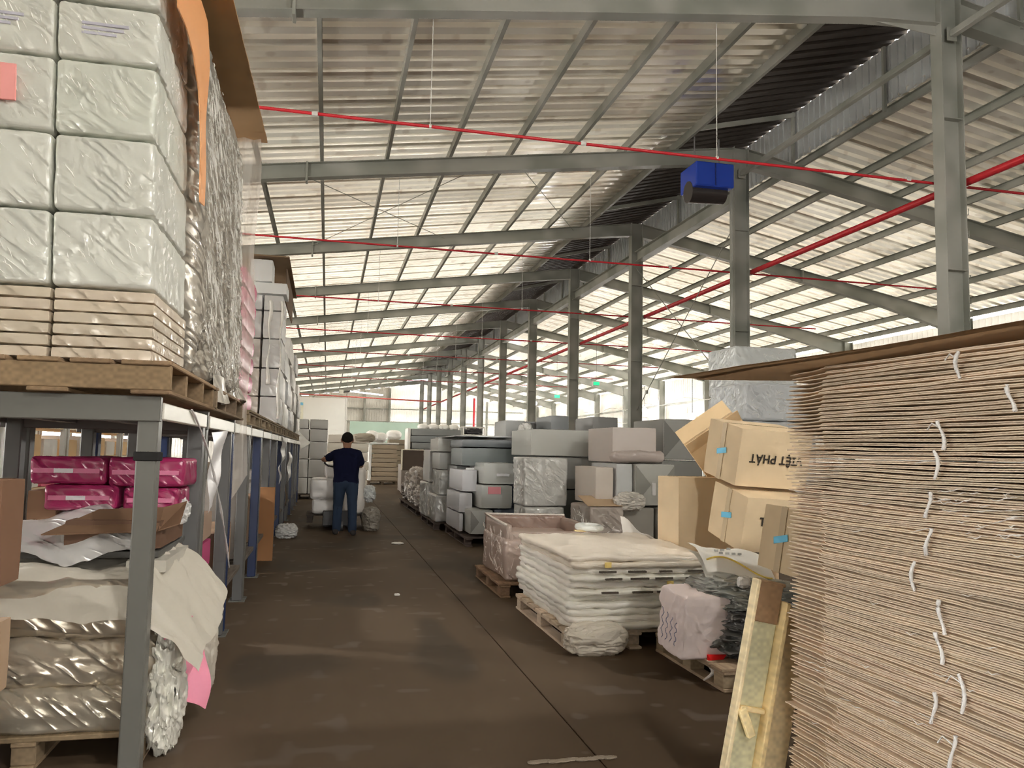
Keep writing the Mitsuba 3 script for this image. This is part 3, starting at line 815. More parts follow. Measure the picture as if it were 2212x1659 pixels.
v += 0.022 * (1 - np.abs(2 * meshkit.noise(np.stack([v[:, 0] * 6 + v[:, 2] * 3, v[:, 1] * 13, v[:, 2] * 2], 1), 5) - 1))[:, None] ** 2 * [0.5, -0.3, 0.8]
m.vertices = v
add("white_drape", m, "m_softfilm", (0.46, 0.43, 0.37), smooth=True, label="white plastic sheet draped over the film bundles and hanging into the aisle", cat="plastic sheet")
for (p, l) in ((((-0.70, 4.0, 0.62), (-0.60, 4.15, 0.60), (-0.60, 4.2, 0.30), (-0.70, 4.0, 0.40)), "pink foam sheet corner under the white drape"), (((-0.66, 4.35, 0.52), (-0.57, 4.5, 0.50), (-0.55, 4.5, 0.06), (-0.64, 4.3, 0.16)), "pink foam sheet hanging down beside the near rack, nearly to the floor")):
    a = np.array(p, float)
    m = grid_sheet(lambda u, v: ((1 - u)[..., None] * ((1 - v)[..., None] * a[0] + v[..., None] * a[3]) + u[..., None] * ((1 - v)[..., None] * a[1] + v[..., None] * a[2])) + 0.02 * np.stack([np.sin(7 * v + 3 * u), np.cos(5 * v), 0 * u], -1), 10, 16)
    m2 = m.copy(); m2.apply_translation([-0.006, 0.006, 0]); m2.invert()
    add("pink_foam_sheet", cat_([m, m2]), "m_matte", (0.80, 0.30, 0.42), smooth=True, label=l, cat="foam sheet")
add("film_tatter", crumple((-0.69, 4.12, 0.30), (0.14, 0.34, 0.5), 5, 0.35, 4, 2.2), "m_crease", (0.66, 0.64, 0.58), smooth=True, label="crumpled clear film bulging out below the white drape", cat="plastic film")
add("film_tatter", crumple((-0.67, 5.0, 0.22), (0.16, 0.30, 0.42), 8, 0.3, 4, 1.8), "m_softfilm", (0.42, 0.38, 0.32), smooth=True, label="grey-brown film bundle at the foot of the second rack", cat="plastic film")
# left edge: brown cartons next to the near rack
carton(-1.66, -1.195, 3.42, 3.66, 0.86, 1.27, "dark brown carton at the left picture edge in front of the near rack", (0.16, 0.09, 0.055), tape=False)
carton(-1.66, -1.205, 3.34, 3.64, 0.44, 0.72, "brown carton at the left picture edge, below the dark one", (0.34, 0.24, 0.16), tape=False)
carton(-1.66, -1.23, 3.34, 3.64, 0.145, 0.42, "brown carton at the left picture edge, near the floor", (0.26, 0.18, 0.12), tape=False)
add("tray_stack", box(-1.66, -1.28, 3.34, 3.66, 0.725, 0.855, 0.004), "m_matte", (0.10, 0.08, 0.06), label="dark packing block between the cartons at the left edge", cat="box")
pallet(-1.68, -1.22, 3.3, 3.66, 0.0, "small wooden pallet under the cartons at the left edge", (0.2, 0.14, 0.09), nd=3)
# hanging film and goods in the second to fourth racks
m = grid_sheet(lambda u, v: np.stack([-0.70 + 0.012 * np.sin(9 * v + 2 * u), 5.25 + 0.75 * u * (1 - 0.62 * v) + 0.03 * np.sin(6 * v), 1.50 - 0.50 * v + 0.03 * u], -1), 14, 20)
add("film_flag", m, "m_softfilm", (0.62, 0.61, 0.62), smooth=True, label="greyish white film sheet hanging in the second rack", cat="plastic film")
add("twisted_rope", tube([(-0.69, 4.4 + 2.1 * t, 1.60 - 0.75 * t - 0.35 * t * t + 0.25 * (1 - t) * t) for t in np.linspace(0, 1, 20)], 0.006 + 0.003 * np.sin(np.linspace(0, 30, 20)), 6), "m_softfilm", (0.70, 0.69, 0.68), smooth=True, label="thin twisted film cord sagging along the side of the second rack", cat="cord")
for q in range(3):
    add("low_carton", softbox(-1.70, -0.80, 5.3 + 0.02 * q, 6.3, 0.36 + q * 0.2 if q else 0.02, 0.55 + q * 0.2 if q else 0.34, res=0.09, r=0.02, amp=0.006, seed=q), "m_card", ((0.20, 0.15, 0.11), (0.30, 0.05, 0.12), (0.26, 0.19, 0.14))[q], smooth=40, label=("dark carton on the floor of the second rack", "magenta parcel in the second rack", "brown carton on the magenta parcel in the second rack")[q], cat="carton")
for i in range(2, 9):
    y0 = RK0 + RKP * i
    add("shelf_carton", softbox(-1.70, -0.82, y0 + 0.12, y0 + 1.2, 0.345, 0.345 + (0.5, 0.62, 0.4, 0.7)[i % 4], res=0.1, r=0.02, amp=0.006, seed=i), ("m_card", "m_softfilm")[i % 2], ((0.22, 0.15, 0.1), (0.36, 0.33, 0.30))[i % 2], smooth=40,
        label=f"carton standing on the low shelf inside the {NTH[i]} left rack", cat="carton", group="cartons on the low shelves of the left racks")
add("brown_board", box(-0.90, -0.62, 10.62, 10.66, 0.0, 0.92, 0.004), "m_card", (0.22, 0.11, 0.05), label="upright brown board on the floor beside the left racks", cat="board")
for (y, zz, h, l) in ((13.0, 1.0, 0.75, "crinkled clear film hanging from the left racks, nearer one"), (15.4, 0.75, 1.0, "crinkled clear film hanging from the left racks, farther one")):
    m = grid_sheet(lambda u, v: np.stack([-0.69 + 0.05 * u * np.sin(6 * v) + 0.02 * np.sin(17 * v), y + 0.5 * u * (1 - 0.5 * v) + 0.05 * np.sin(8 * v), zz + 0.6 - h * v], -1), 10, 24)
    add("film_hanging", m, "m_film", (0.62, 0.63, 0.62), smooth=True, label=l, cat="plastic film")
add("film_scrap", crumple((-0.58, 13.4, 0.10), (0.28, 0.4, 0.2), 4, 0.4, 4, 2.0), "m_crease", (0.60, 0.60, 0.58), smooth=True, label="crumpled clear film scrap on the floor by the left racks", cat="plastic film")
# second rack row in the left nave, seen through the near rack
for i in range(8):
    y0 = 9.0 + 2.2 * i
    k = thing("nave_rack", f"pale steel rack in the bright left nave, {NTH[i]} of its row", "rack", "racks in the left nave")
    for x in (-6.4, -5.2):
        for y in (y0, y0 + 2.0):
            add("post", box(x, x + 0.09, y, y + 0.09, 0, 2.6), "m_paint", (0.40, 0.39, 0.36), parent=k)
    for z in (0.6, 1.15, 1.75):
        add("shelf", box(-6.4, -5.15, y0 + 0.05, y0 + 2.05, z - 0.05, z), "m_paint", (0.70, 0.55, 0.35), parent=k)
    for j, z in enumerate((0.6, 1.15, 1.75)):
        for a in range(2):
            add("nave_goods", softbox(-6.2, -5.2, y0 + 0.14 + a * 0.98, y0 + 0.98 + a * 0.94, z + 0.003, z + 0.36 + 0.08 * ((i + a) % 2), res=0.15, r=0.03, amp=0.006, seed=i + j), "m_matte", ((0.80, 0.80, 0.80), (0.82, 0.60, 0.36), (0.80, 0.79, 0.76), (0.70, 0.18, 0.28))[(i * 2 + a + j * 3) % 4 if (i + j) % 3 == 0 else (a + j) % 3], smooth=40,
                label=f"packet on the {('lower', 'middle', 'upper')[j]} shelf of the {NTH[i]} rack in the left nave, {('nearer', 'farther')[a]} half", cat="packet", group="goods on the left nave racks")

# ================================================================== RIGHT: flattened cartons, nearest
XS = 1.85
NS = 108
tie_at = []
pallet(1.90, 3.0, 1.2, 2.95, 0.0, "wooden pallet under the big stack of flattened cartons", (0.45, 0.34, 0.22))
nY = 22
ys = np.linspace(1.25, 3.0, nY)
sr = np.random.default_rng(11)
drift = np.cumsum(sr.normal(0, 0.0022, NS))
drift -= np.linspace(0, drift[-1], NS)
for i in range(NS):
    z = 0.15 + i * 0.0149
    xe = XS + drift[i] * 0.8 + sr.normal(0, 0.0055) + (0.008 if (i // 9) % 2 else 0)
    yend = 2.985 + drift[i] * 1.3 + sr.normal(0, 0.009)
    notch = 2.745 + 0.018 * math.sin(i * 0.21) + sr.normal(0, 0.004)
    V, F = [], []
    sag = 0.004 * np.sin(ys * 3.1 + i * 0.05) + 0.0016 * np.sin(ys * 9 + i * 0.9) + sr.normal(0, 0.0006, nY)
    Y = 1.25 + (yend - 1.25) * (ys - 1.25) / 1.75
    dz = np.where(Y > notch, -0.002, 0.0) + np.where(Y > notch, -(Y - notch) * 0.012, 0)
    if i > NS - 7:      # the uppermost sheets spring open a little towards the far end
        dz = dz + (i - NS + 7) * 0.0016 * np.clip((Y - 1.9) / 1.0, 0, 1)
    for (o, t, gap) in ((0.0, 0.0043, 0), (0.0056, 0.0043, 1)):
        for q in range(nY):
            ins = ((0.045 if gap else 0.012) if Y[q] > notch else 0.0) + (0.003 if gap else 0.0) + sr.normal(0, 0.0012)
            for (x, zz) in ((xe + ins, 0), (2.95, 0), (2.95, t), (xe + ins, t)):
                V.append((x, Y[q], z + o + zz + sag[q] + dz[q]))
        b = len(V) - 4 * nY
        for q in range(nY - 1):
            for c in range(4):
                a0, a1 = b + 4 * q + c, b + 4 * q + (c + 1) % 4
                F += [[a0, a0 + 4, a1 + 4], [a0, a1 + 4, a1]]
        for q, flip in ((0, 1), (nY - 1, 0)):
            w = [b + 4 * q + c for c in range(4)]
            F += [[w[0], w[2], w[1]], [w[0], w[3], w[2]]] if flip else [[w[0], w[1], w[2]], [w[0], w[2], w[3]]]
    c = np.array((0.69, 0.575, 0.445)) * (0.86 + 0.26 * sr.random())
    add("flattened_carton", trimesh.Trimesh(V, F, process=False), "m_card", c, label="flattened brown carton lying in the tall stack at the right picture edge", cat="flattened carton", group="flattened cartons stacked at the right")
ZT = 0.15 + NS * 0.0149
for (dz, ext, l) in ((0.016, 0.20, "uppermost sheet, its corner curling out over the aisle"), (0.008, 0.10, "second sheet from the top, its edge torn")):
    def topf(u, v, dz=dz, ext=ext):
        y = 1.25 + (2.02 + ext * 0.5) * v
        x = 1.80 - (0.10 + ext) * np.clip((v - 0.35) / 0.65, 0, 1) ** 1.4 * (1 - u) + 1.15 * u
        zz = ZT + dz + 0.012 * np.sin(5 * v + 2 * u) * (1 - u) + 0.020 * np.clip((v - 0.5) / 0.5, 0, 1) - 0.02 * np.clip((v - 0.8) / 0.2, 0, 1) * (1 - u)
        return np.stack([x, y, zz], -1)
    m = grid_sheet(topf, 16, 40)
    m2 = m.copy()
    m2.apply_translation([0, 0, 0.005])
    add("cardboard_sheet", cat_([m, m2]), "m_card", (0.58, 0.45, 0.31), smooth=True, label="flattened carton on the right stack, " + l, cat="flattened carton")
TIES = [(2.02, 1.70, 0.082, 1), (1.835, 1.59, 0.075, 0), (2.10, 1.49, 0.09, 1), (2.13, 1.40, 0.09, 0), (2.165, 1.275, 0.08, 0), (2.165, 1.16, 0.085, 0), (2.23, 1.045, 0.095, 0), (2.115, 0.94, 0.10, 0), (2.13, 0.845, 0.09, 0), (2.05, 0.735, 0.11, 1),
        (2.165, 0.66, 0.095, 0), (2.09, 0.545, 0.12, 1), (1.985, 0.445, 0.11, 1)]
TN = ["topmost", "second", "third", "fourth", "fifth", "sixth", "seventh", "eighth", "ninth", "tenth", "eleventh", "twelfth", "lowest"]
for i, (y, z, h, fork) in enumerate(TIES):
    k = thing("plastic_tie", f"white plastic tie round a bundle of flattened cartons, {TN[i]}" + ("" if i in (0, 12) else " from the top"), "plastic tie")
    n = 9
    pts = [(XS - 0.016 - 0.004 * math.sin(i + 5 * t), y + 0.012 * math.sin(3 * t + i), z + h * (0.5 - t)) for t in np.linspace(0, 1, n)]
    m = tube(pts, 0.0042 + 0.003 * np.abs(np.sin(np.linspace(0.3, 3.4, n) + i)), 6)
    add("strip", m, "m_paint", (0.82, 0.82, 0.84), parent=k, smooth=True)
    if fork:
        add("loose_end", tube([pts[2], (XS - 0.03, y + 0.02, z + h * 0.42), (XS - 0.03, y + 0.04, z + h * 0.2)], 0.0025, 5), "m_paint", (0.80, 0.80, 0.80), parent=k, smooth=True)
gr = np.random.default_rng(8)
ms = []
for q in range(70):
    if q < 34:
        y, z = 1.80 + 0.28 * gr.random(), 1.19 + 0.15 * gr.random()
    else:
        y, z = 1.5 + 1.35 * gr.random(), 0.2 + 1.3 * gr.random()
    ln = 0.02 + 0.08 * gr.random()
    pts = [(XS - 0.012 - 0.004 * math.sin(3.1 * t), y + ln * t, z - 0.25 * ln * t * gr.random() + 0.002 * math.sin(9 * t)) for t in np.linspace(0, 1, 5)]
    ms.append(tube(pts, [0.0003, 0.0012, 0.0018, 0.0012, 0.0003], 4))
add("glint_slivers", cat_(ms), "m_paint", (0.88, 0.88, 0.86), label="thin white slivers painted as film glints on the flattened carton stack", cat="plastic film", kind="stuff")  # bright reflection off the film put in as white slivers

# upright wooden pallet leaning there
k = thing("upright_pallet", "pale new wooden pallet standing on end against the flattened cartons", "pallet")
LEAN = 11.5
def lean(m):
    return rot(m, [0, 1, 0], LEAN, [1.575, 3.1, 0.0])
add("board", lean(box(1.590, 1.705, 3.07, 3.09, 0.0, 0.91)), "m_wood", (0.58, 0.56, 0.38), parent=k, label="greenish weathered board")
add("edge_board", lean(box(1.572, 1.590, 3.045, 3.095, 0.0, 0.93)), "m_wood", (0.82, 0.70, 0.46), parent=k)
add("stringer", lean(box(1.705, 1.727, 3.02, 3.12, 0.0, 0.86)), "m_wood", (0.74, 0.57, 0.30), parent=k)
add("face_board", lean(box(1.727, 1.86, 3.075, 3.095, 0.0, 0.84)), "m_wood", (0.70, 0.56, 0.34), parent=k)
add("inner_board", lean(box(1.590, 1.700, 3.055, 3.07, 0.76, 0.925)), "m_wood", (0.27, 0.165, 0.095), parent=k, label="dark brown inner board at the top")
add("top_cap", lean(box(1.590, 1.72, 3.07, 3.12, 0.915, 0.93)), "m_wood", (0.36, 0.24, 0.14), parent=k)
add("block", lean(box(1.592, 1.703, 3.04, 3.07, 0.40, 0.42)), "m_wood", (0.80, 0.66, 0.38), parent=k)
m = box(1.61, 1.645, 3.03, 3.055, 0.30, 0.42)
rot(m, [0, 1, 0], -32, [1.63, 3.04, 0.36])
add("splinter", lean(m), "m_wood", (0.86, 0.72, 0.42), parent=k)

# pallet of dark bags with the tan cartons
pallet(2.36, 3.45, 4.52, 5.55, 0.0, "worn wooden pallet under the dark bags and the white paper parcel", (0.33, 0.25, 0.17), nd=6)
for q, (c, sz, sd, col, mat) in enumerate((((2.78, 5.0, 0.25), (0.68, 0.8, 0.24), 3, (0.10, 0.105, 0.10), "m_crease"), ((2.80, 5.0, 0.40), (0.66, 0.75, 0.22), 5, (0.14, 0.145, 0.14), "m_crease"), ((2.76, 4.98, 0.50), (0.66, 0.66, 0.19), 9, (0.24, 0.25, 0.24), "m_crease"), ((2.60, 4.95, 0.545), (0.40, 0.42, 0.15), 11, (0.34, 0.35, 0.33), "m_crease"))):
    add("plastic_bag", crumple(c, sz, sd, 0.30, 4, 2.1), mat, col, smooth=True, label=f"dark grey crumpled plastic bag on the worn pallet, {['lowest', 'second from the floor', 'third from the floor', 'topmost and palest'][q]}", cat="plastic bag")
m = grid_sheet(lambda u, v: np.stack([2.56 + 0.34 * u, 4.48 + 0.5 * v + 0.02 * np.sin(8 * u), 0.235 + 0.09 * v + 0.03 * np.sin(5 * u + 3 * v) + 0.06 * u * v], -1), 20, 16)
add("black_sheet", m, "m_crease", (0.035, 0.033, 0.032), smooth=True, label="black plastic sheet with an upturned edge below the dark bags", cat="plastic sheet")
for q, (x, y, z, a) in enumerate(((2.62, 4.72, 0.62, 0), (2.70, 4.58, 0.46, 1), (2.86, 4.75, 0.56, 2))):
    add("white_tag", crumple((x, y, z), (0.08, 0.05, 0.07), q + 4, 0.25, 3), "m_crease", (0.75, 0.75, 0.74), smooth=True, label=f"small crumpled white paper piece on the dark bags, {['left upper', 'lower', 'right upper'][q]} of three", cat="paper scrap")
add("grey_bag", crumple((2.62, 4.35, 0.16), (0.16, 0.2, 0.30), 2, 0.2, 4), "m_softfilm", (0.55, 0.54, 0.52), smooth=True, label="pale grey plastic bag hanging beside the upright pallet", cat="plastic bag")
k = thing("paper_parcel", "pinkish white paper parcel with handwriting, on the corner of the worn pallet", "parcel")
PM = trimesh.transformations.translation_matrix([2.35, 4.88, 0.355]) @ trimesh.transformations.rotation_matrix(math.radians(6), [0, 0, 1]) @ trimesh.transformations.rotation_matrix(math.radians(6), [1, 0, 0])
def pm(m):
    m.apply_transform(PM)
    return m
add("wrapping", pm(softbox(-0.16, 0.19, -0.15, 0.17, -0.20, 0.19, res=0.014, r=0.022, amp=0.016, freq=8, seed=3, ridge=0.014)), "m_cloth", (0.84, 0.74, 0.74), parent=k, smooth=60)
wr = np.random.default_rng(5)
for row in range(4):
    y = -0.10 + row * 0.055
    pts = [(-0.188, y + 0.012 * math.sin(17 * t + row) + 0.004 * math.sin(50 * t), -0.12 + 0.2 * t * (0.75 + 0.08 * row)) for t in np.linspace(0, 1, 26)]
    add("handwriting", pm(tube(pts, 0.0025, 4)), "m_matte", (0.16, 0.16, 0.25), parent=k)
tri = np.array([(0.0, -0.185, -0.16), (0.14, -0.18, -0.17), (0.06, -0.2, -0.25), (0.02, -0.175, -0.24)])
add("red_tear", pm(trimesh.Trimesh(np.vstack([tri, tri + [0, 0.012, 0]]), [[0, 2, 1], [0, 3, 2], [4, 5, 6], [4, 6, 7], [0, 1, 5], [0, 5, 4], [1, 2, 6], [1, 6, 5], [2, 3, 7], [2, 7, 6], [3, 0, 4], [3, 4, 7]], process=False)), "m_matte", (0.72, 0.02, 0.02), parent=k, label="torn corner showing red inside")
add("paper_shred", pm(tube([(0.02, -0.18, -0.23), (0.05, -0.19, -0.27), (0.01, -0.2, -0.29), (-0.03, -0.2, -0.31)], [0.012, 0.02, 0.01, 0.006], 6)), "m_cloth", (0.78, 0.75, 0.72), parent=k)
# printed white sack and the tan cartons
def sackf(u, v):
    x = 2.46 + 0.52 * u + 0.05 * v
    y = 4.90 + 0.42 * v
    z = 0.655 + 0.15 * v - 0.09 * u + 0.03 * np.sin(6 * u) * np.sin(5 * v + 1) + 0.05 * np.sin(np.pi * v)
    return np.stack([x, y, z], -1)
m = grid_sheet(sackf, 36, 24)
v = np.array(m.vertices); v[:, 2] += 0.03 * (meshkit.fbm(v * 9, 3, 4) - 0.5); m.vertices = v
m2 = m.copy(); m2.apply_translation([0, 0.01, -0.05])
k = thing("white_sack", "white woven sack with faint print and a yellow band under the tan cartons", "sack")
col = np.tile((0.84, 0.84, 0.80), (len(m.vertices) * 2, 1))
add("fabric", cat_([m, m2]), "m_cloth", col, parent=k, smooth=True)
add("yellow_band", tube([tuple(np.array(sackf(np.array(t), np.array(0.18 + 0.1 * math.sin(4 * t)))) + [0, -0.004, 0.012]) for t in np.linspace(0.05, 0.95, 24)], 0.006, 5), "m_cloth", (0.75, 0.58, 0.15), parent=k, smooth=True)
for a in range(7):
    p = np.array(sackf(np.array(0.35 + 0.09 * (a % 4)), np.array(0.5 + 0.22 * (a // 4))))
    add("print_mark", box(p[0] - 0.012, p[0] + 0.012, p[1] - 0.006, p[1] + 0.006, p[2] + 0.008, p[2] + 0.022, 0), "m_matte", (0.35, 0.36, 0.36), parent=k)
carton(2.97, 3.57, 5.36, 5.86, 0.755, 1.165, "tan carton with an upright printed word, second from the top of the leaning cartons", TAN, tag_col=(0.16, 0.55, 0.80), rotz=2, tilt=12, roll=3, face_text=("TÂN VIỆT", 0.062, False, 0.12, 0.03))
carton(2.99, 3.60, 5.47, 5.97, 1.225, 1.665, "topmost tan carton, tilted, with a printed company name upside down", TAN, tag_col=(0.16, 0.55, 0.80), rotz=2, tilt=11, roll=3, face_text=("VIỆT PHÁT", 0.062, True, 0.09, 0.0))
carton(2.85, 3.42, 6.22, 6.62, 0.555, 1.24, "tall plain tan carton, upright, behind the other tan cartons", (0.61, 0.48, 0.32), tape=False, rotz=2)
carton(2.77, 3.20, 4.32, 4.76, 0.675, 1.08, "small tan carton with a sticker, half hidden by the flattened cartons", TAN, tag_col=(0.16, 0.55, 0.80), rotz=3, tilt=3, roll=8)
carton(2.85, 3.5, 5.75, 6.65, 0.145, 0.552, "tan carton at the bottom of the pile, mostly hidden behind the dark bags", (0.5, 0.36, 0.22), tape=False)
pallet(2.84, 3.6, 5.62, 6.7, 0.0, "pallet under the tan cartons, hidden behind the dark bags", (0.3, 0.22, 0.15), nd=6)
# opened carton tipped behind the topmost one
k = thing("open_carton", "opened tan carton tipped on its corner behind the topmost tan carton", "carton")
OM = trimesh.transformations.translation_matrix([3.43, 6.5, 1.47]) @ trimesh.transformations.rotation_matrix(math.radians(-38), [0, 1, 0]) @ trimesh.transformations.rotation_matrix(math.radians(-20), [0, 0, 1])
for n, (b, cc) in enumerate((((-0.26, 0.26, -0.2, 0.2, -0.22, -0.214), (0.5, 0.36, 0.2)), ((-0.26, 0.26, -0.2, -0.194, -0.22, 0.2), (0.58, 0.42, 0.24)), ((-0.26, 0.26, 0.194, 0.2, -0.22, 0.2), (0.55, 0.40, 0.23)), ((-0.26, -0.254, -0.2, 0.2, -0.22, 0.2), (0.6, 0.44, 0.26)), ((0.254, 0.26, -0.2, 0.2, -0.22, 0.2), (0.6, 0.44, 0.26)))):
    m = box(*b, 0.002); m.apply_transform(OM)
    add("wall", m, "m_card", cc, parent=k)
for s, ang in ((-1, 60), (1, -70)):
    m = box(-0.26, 0.26, -0.2 if s < 0 else 0.2 - 0.006, -0.2 + 0.006 if s < 0 else 0.2, 0.2, 0.38, 0.002)
    rot(m, [1, 0, 0], ang * 0.8, [0, s * 0.2, 0.2]); m.apply_transform(OM)
    add("flap", m, "m_card", (0.64, 0.48, 0.29), parent=k)

# white folded-sheet stack on its pallet
pallet(1.72, 2.78, 5.62, 7.25, 0.0, "pale wooden pallet under the stack of white folded sheets", (0.52, 0.42, 0.32), nd=7)
pr = np.random.default_rng(3)
POS = ["lowest", "second from the bottom", "third from the bottom", "fourth from the bottom", "fifth from the bottom", "sixth from the bottom", "fifth from the top", "fourth from the top", "third from the top", "second from the top", "topmost"]
for i in range(11):
    z0 = 0.145 + i * 0.0485
    ox, oy = pr.normal(0, 0.012), pr.normal(0, 0.015)
    xr = 2.62 if i < 5 else 2.86
    k = thing("folded_sheets", f"wad of white folded plastic sheets in the stack by the aisle, {POS[i]}", "plastic sheets")
    m = softbox(1.74 + ox, xr + ox, 5.62 + oy, 7.2 + oy, z0, z0 + 0.052, res=0.035, r=0.024, amp=0.024, freq=4.5, seed=i, ridge=0.010, stretch=(1.6, 1.2, 3))
    if i == 10:
        v = np.array(m.vertices); v[:, 2] += 0.03 * (meshkit.fbm(v * 3, 3, 8) - 0.4); m.vertices = v
    c = shade((0.80, 0.78, 0.72) if i < 9 else (0.68, 0.62, 0.53), i, 0.05)
    add("sheets", m, "m_softfilm", c, parent=k, smooth=60)
    add("glint_folds", glint_folds((1.76 + ox, 5.598 + oy, z0), (1, 0, 0), (0, 0, 1), (0, -1, 0), xr - 1.8, 0.05, 60, i, (-9, 9), (0.1, 0.5), 0.003), "m_paint", (0.90, 0.89, 0.86), parent=k, kind="stuff")  # bright fold lines painted as pale slivers
    if i in (5, 7, 8):
        for q in range(4):
            x = 1.95 + 0.22 * q + pr.random() * 0.06
            add("dark_print", box(x, x + 0.08 + 0.08 * pr.random(), 5.59 + oy, 5.605 + oy, z0 + 0.02, z0 + 0.034, 0), "m_matte", (0.07, 0.06, 0.05), parent=k)
    if i in (6, 9):
        x = 2.5 - 0.5 * (i == 9)
        add("tape_bit", box(x, x + 0.05, 5.60 + oy, 5.61 + oy, z0 + 0.01, z0 + 0.05, 0.001), "m_paint", (0.78, 0.60, 0.20), parent=k)
add("film_skirt_bundle", crumple((1.92, 5.56, 0.10), (0.42, 0.22, 0.22), 6, 0.22, 4, 1.6), "m_softfilm", (0.58, 0.54, 0.46), smooth=True, label="crumpled film skirt round the near corner of the white sheet stack's pallet", cat="plastic film")
add("film_roll_end", tube([(2.38 + 0.10 * math.cos(a), 7.1 + 0.16 * math.sin(a), 0.745) for a in np.linspace(0, 6.0, 26)], 0.028, 8), "m_softfilm", (0.62, 0.64, 0.62), smooth=True, label="loose loop of rolled plastic on top of the white folded sheets", cat="plastic roll")
add("yellow_tape_piece", box(2.22, 2.34, 6.98, 7.06, 0.715, 0.725, 0.002), "m_paint", (0.72, 0.58, 0.30), label="yellowish tape piece on top of the white folded sheets", cat="tape")
m = grid_sheet(lambda u, v: np.stack([2.72 + 0.28 * u, 7.1 - 0.2 * u + 0.1 * v, 0.62 + 0.22 * v * (1 - u) + 0.02 * np.sin(9 * u)], -1), 10, 10)
add("printed_flap", m, "m_cloth", (0.80, 0.79, 0.76), smooth=True, label="white paper flap with black print behind the folded sheets", cat="paper sheet")

# pinkish brown wrapped bundle behind
pallet(1.68, 2.85, 7.75, 9.1, 0.0, "dark wooden pallet under the pinkish brown wrapped bundle", (0.26, 0.17, 0.11), nd=6)
k = thing("wrapped_bundle", "pinkish brown carton bundle loosely wrapped in clear film on a dark pallet", "wrapped bundle")
add("film_wrap", softbox(1.76, 2.72, 7.82, 9.0, 0.145, 0.56, res=0.03, r=0.04, amp=0.03, freq=2.4, seed=4, ridge=0.012), "m_film", (0.42, 0.32, 0.275), parent=k, smooth=True)
for (b6, cc, nm) in (((1.77, 2.71, 8.92, 9.0, 0.50, 0.71), (0.27, 0.19, 0.155), "back_wall"), ((1.77, 1.83, 7.85, 8.95, 0.48, 0.70), (0.40, 0.31, 0.27), "side_wall"), ((2.64, 2.71, 7.85, 8.95, 0.48, 0.69), (0.32, 0.235, 0.20), "side_wall"), ((1.80, 2.70, 7.83, 7.90, 0.48, 0.63), (0.42, 0.33, 0.285), "front_wall")):
    add(nm, softbox(*b6, res=0.05, r=0.02, amp=0.014, freq=4, seed=9), "m_film", cc, parent=k, smooth=True)
add("glint_folds", cat_([glint_folds((1.76, 7.808, 0.15), (1, 0, 0), (0, 0, 1), (0, -1, 0), 0.96, 0.46, 90, 5, (-80, 80), (0.05, 0.25), 0.0036), glint_folds((1.75, 8.98, 0.15), (0, -1, 0), (0, 0, 1), (-1, 0, 0), 1.15, 0.52, 120, 6, (-80, 40), (0.05, 0.3), 0.0036)]), "m_paint", (0.80, 0.74, 0.70), parent=k, kind="stuff")  # glints on the loose wrapping painted as pale slivers
add("rim_film", tube([(1.76, 7.84, 0.70), (1.755, 8.4, 0.715), (1.77, 8.96, 0.725), (2.2, 8.97, 0.715), (2.7, 8.96, 0.71)], 0.014, 6), "m_paint", (0.70, 0.64, 0.60), parent=k, smooth=True)

# ================================================================== RIGHT: foam and film-wrapped blocks
def sc(x0, x1, y0, y1, z0, z1, f=0.92):
    return x0 * f, x1 * f, y0 * f, y0 * f + (y1 - y0), 1.41 - (1.41 - z0) * f, 1.41 - (1.41 - z1) * f


G1, G3, GD, GB = (0.36, 0.37, 0.345), (0.42, 0.42, 0.44), (0.13, 0.14, 0.135), (0.09, 0.11, 0.15)
pallet(2.06, 3.2, 11.95, 14.2, 0.0, "dark pallet under the near grey foam block stack", (0.09, 0.07, 0.06), nd=8)
PKL = (0.20, 0.11, -0.04, 0.10, (0.62, 0.25, 0.28))
A = [
    (sc(2.32, 2.70, 13.0, 14.2, 0.075, 0.47), G1, None, True, "grey wrapped foam block with folded ends, front bottom of the near foam stack"),
    (sc(2.74, 3.34, 13.15, 14.3, 0.075, 0.47), GB, None, True, "dark bluish wrapped block, bottom right of the near foam stack"),
    (sc(2.51, 3.04, 13.1, 14.5, 0.485, 0.87), G1, PKL, False, "grey wrapped foam block with a pink paper label in the near foam stack"),
    (sc(2.56, 3.12, 13.2, 14.5, 0.885, 1.24), G1, (0.2, 0.04, 0.05, -0.02, (0.68, 0.70, 0.72)), False, "grey wrapped foam block with a thin white label above the pink-labelled one"),
    (sc(2.215, 2.29, 13.5, 14.9, 0.075, 0.38), G3, None, False, "pale lilac-grey foam slab, lowest at the aisle corner of the near foam stack"),
    (sc(2.215, 2.45, 13.55, 14.9, 0.39, 0.72), G3, None, False, "pale lilac-grey foam block, middle one at the aisle corner of the near foam stack"),
    (sc(2.27, 2.53, 13.6, 15.0, 0.735, 1.11), G3, (0.13, 0.03, 0.0, 0.19, (0.7, 0.7, 0.7)), False, "pale lilac-grey foam block, upper one at the aisle corner of the near foam stack"),
    (sc(2.32, 3.36, 14.0, 15.2, 1.17, 1.49), (0.10, 0.12, 0.12), None, False, "long dark green-grey slab on the near foam stack"),
    (sc(2.32, 3.40, 14.0, 15.3, 1.50, 1.64), (0.09, 0.105, 0.115), None, False, "long dark slab at the very top of the near foam stack"),
    (sc(3.10, 3.38, 13.7, 14.6, 0.48, 1.16), GB, None, False, "dark blue-grey upright block on the right side of the near foam stack"),
    (sc(2.34, 3.30, 14.7, 15.9, 0.075, 1.16), GD, None, False, "dark wrapped block in the core of the near foam stack"),
]
for (b, c, lt, fo, l) in A:
    foam(*b, l, c, label_tag=lt, fold=fo)
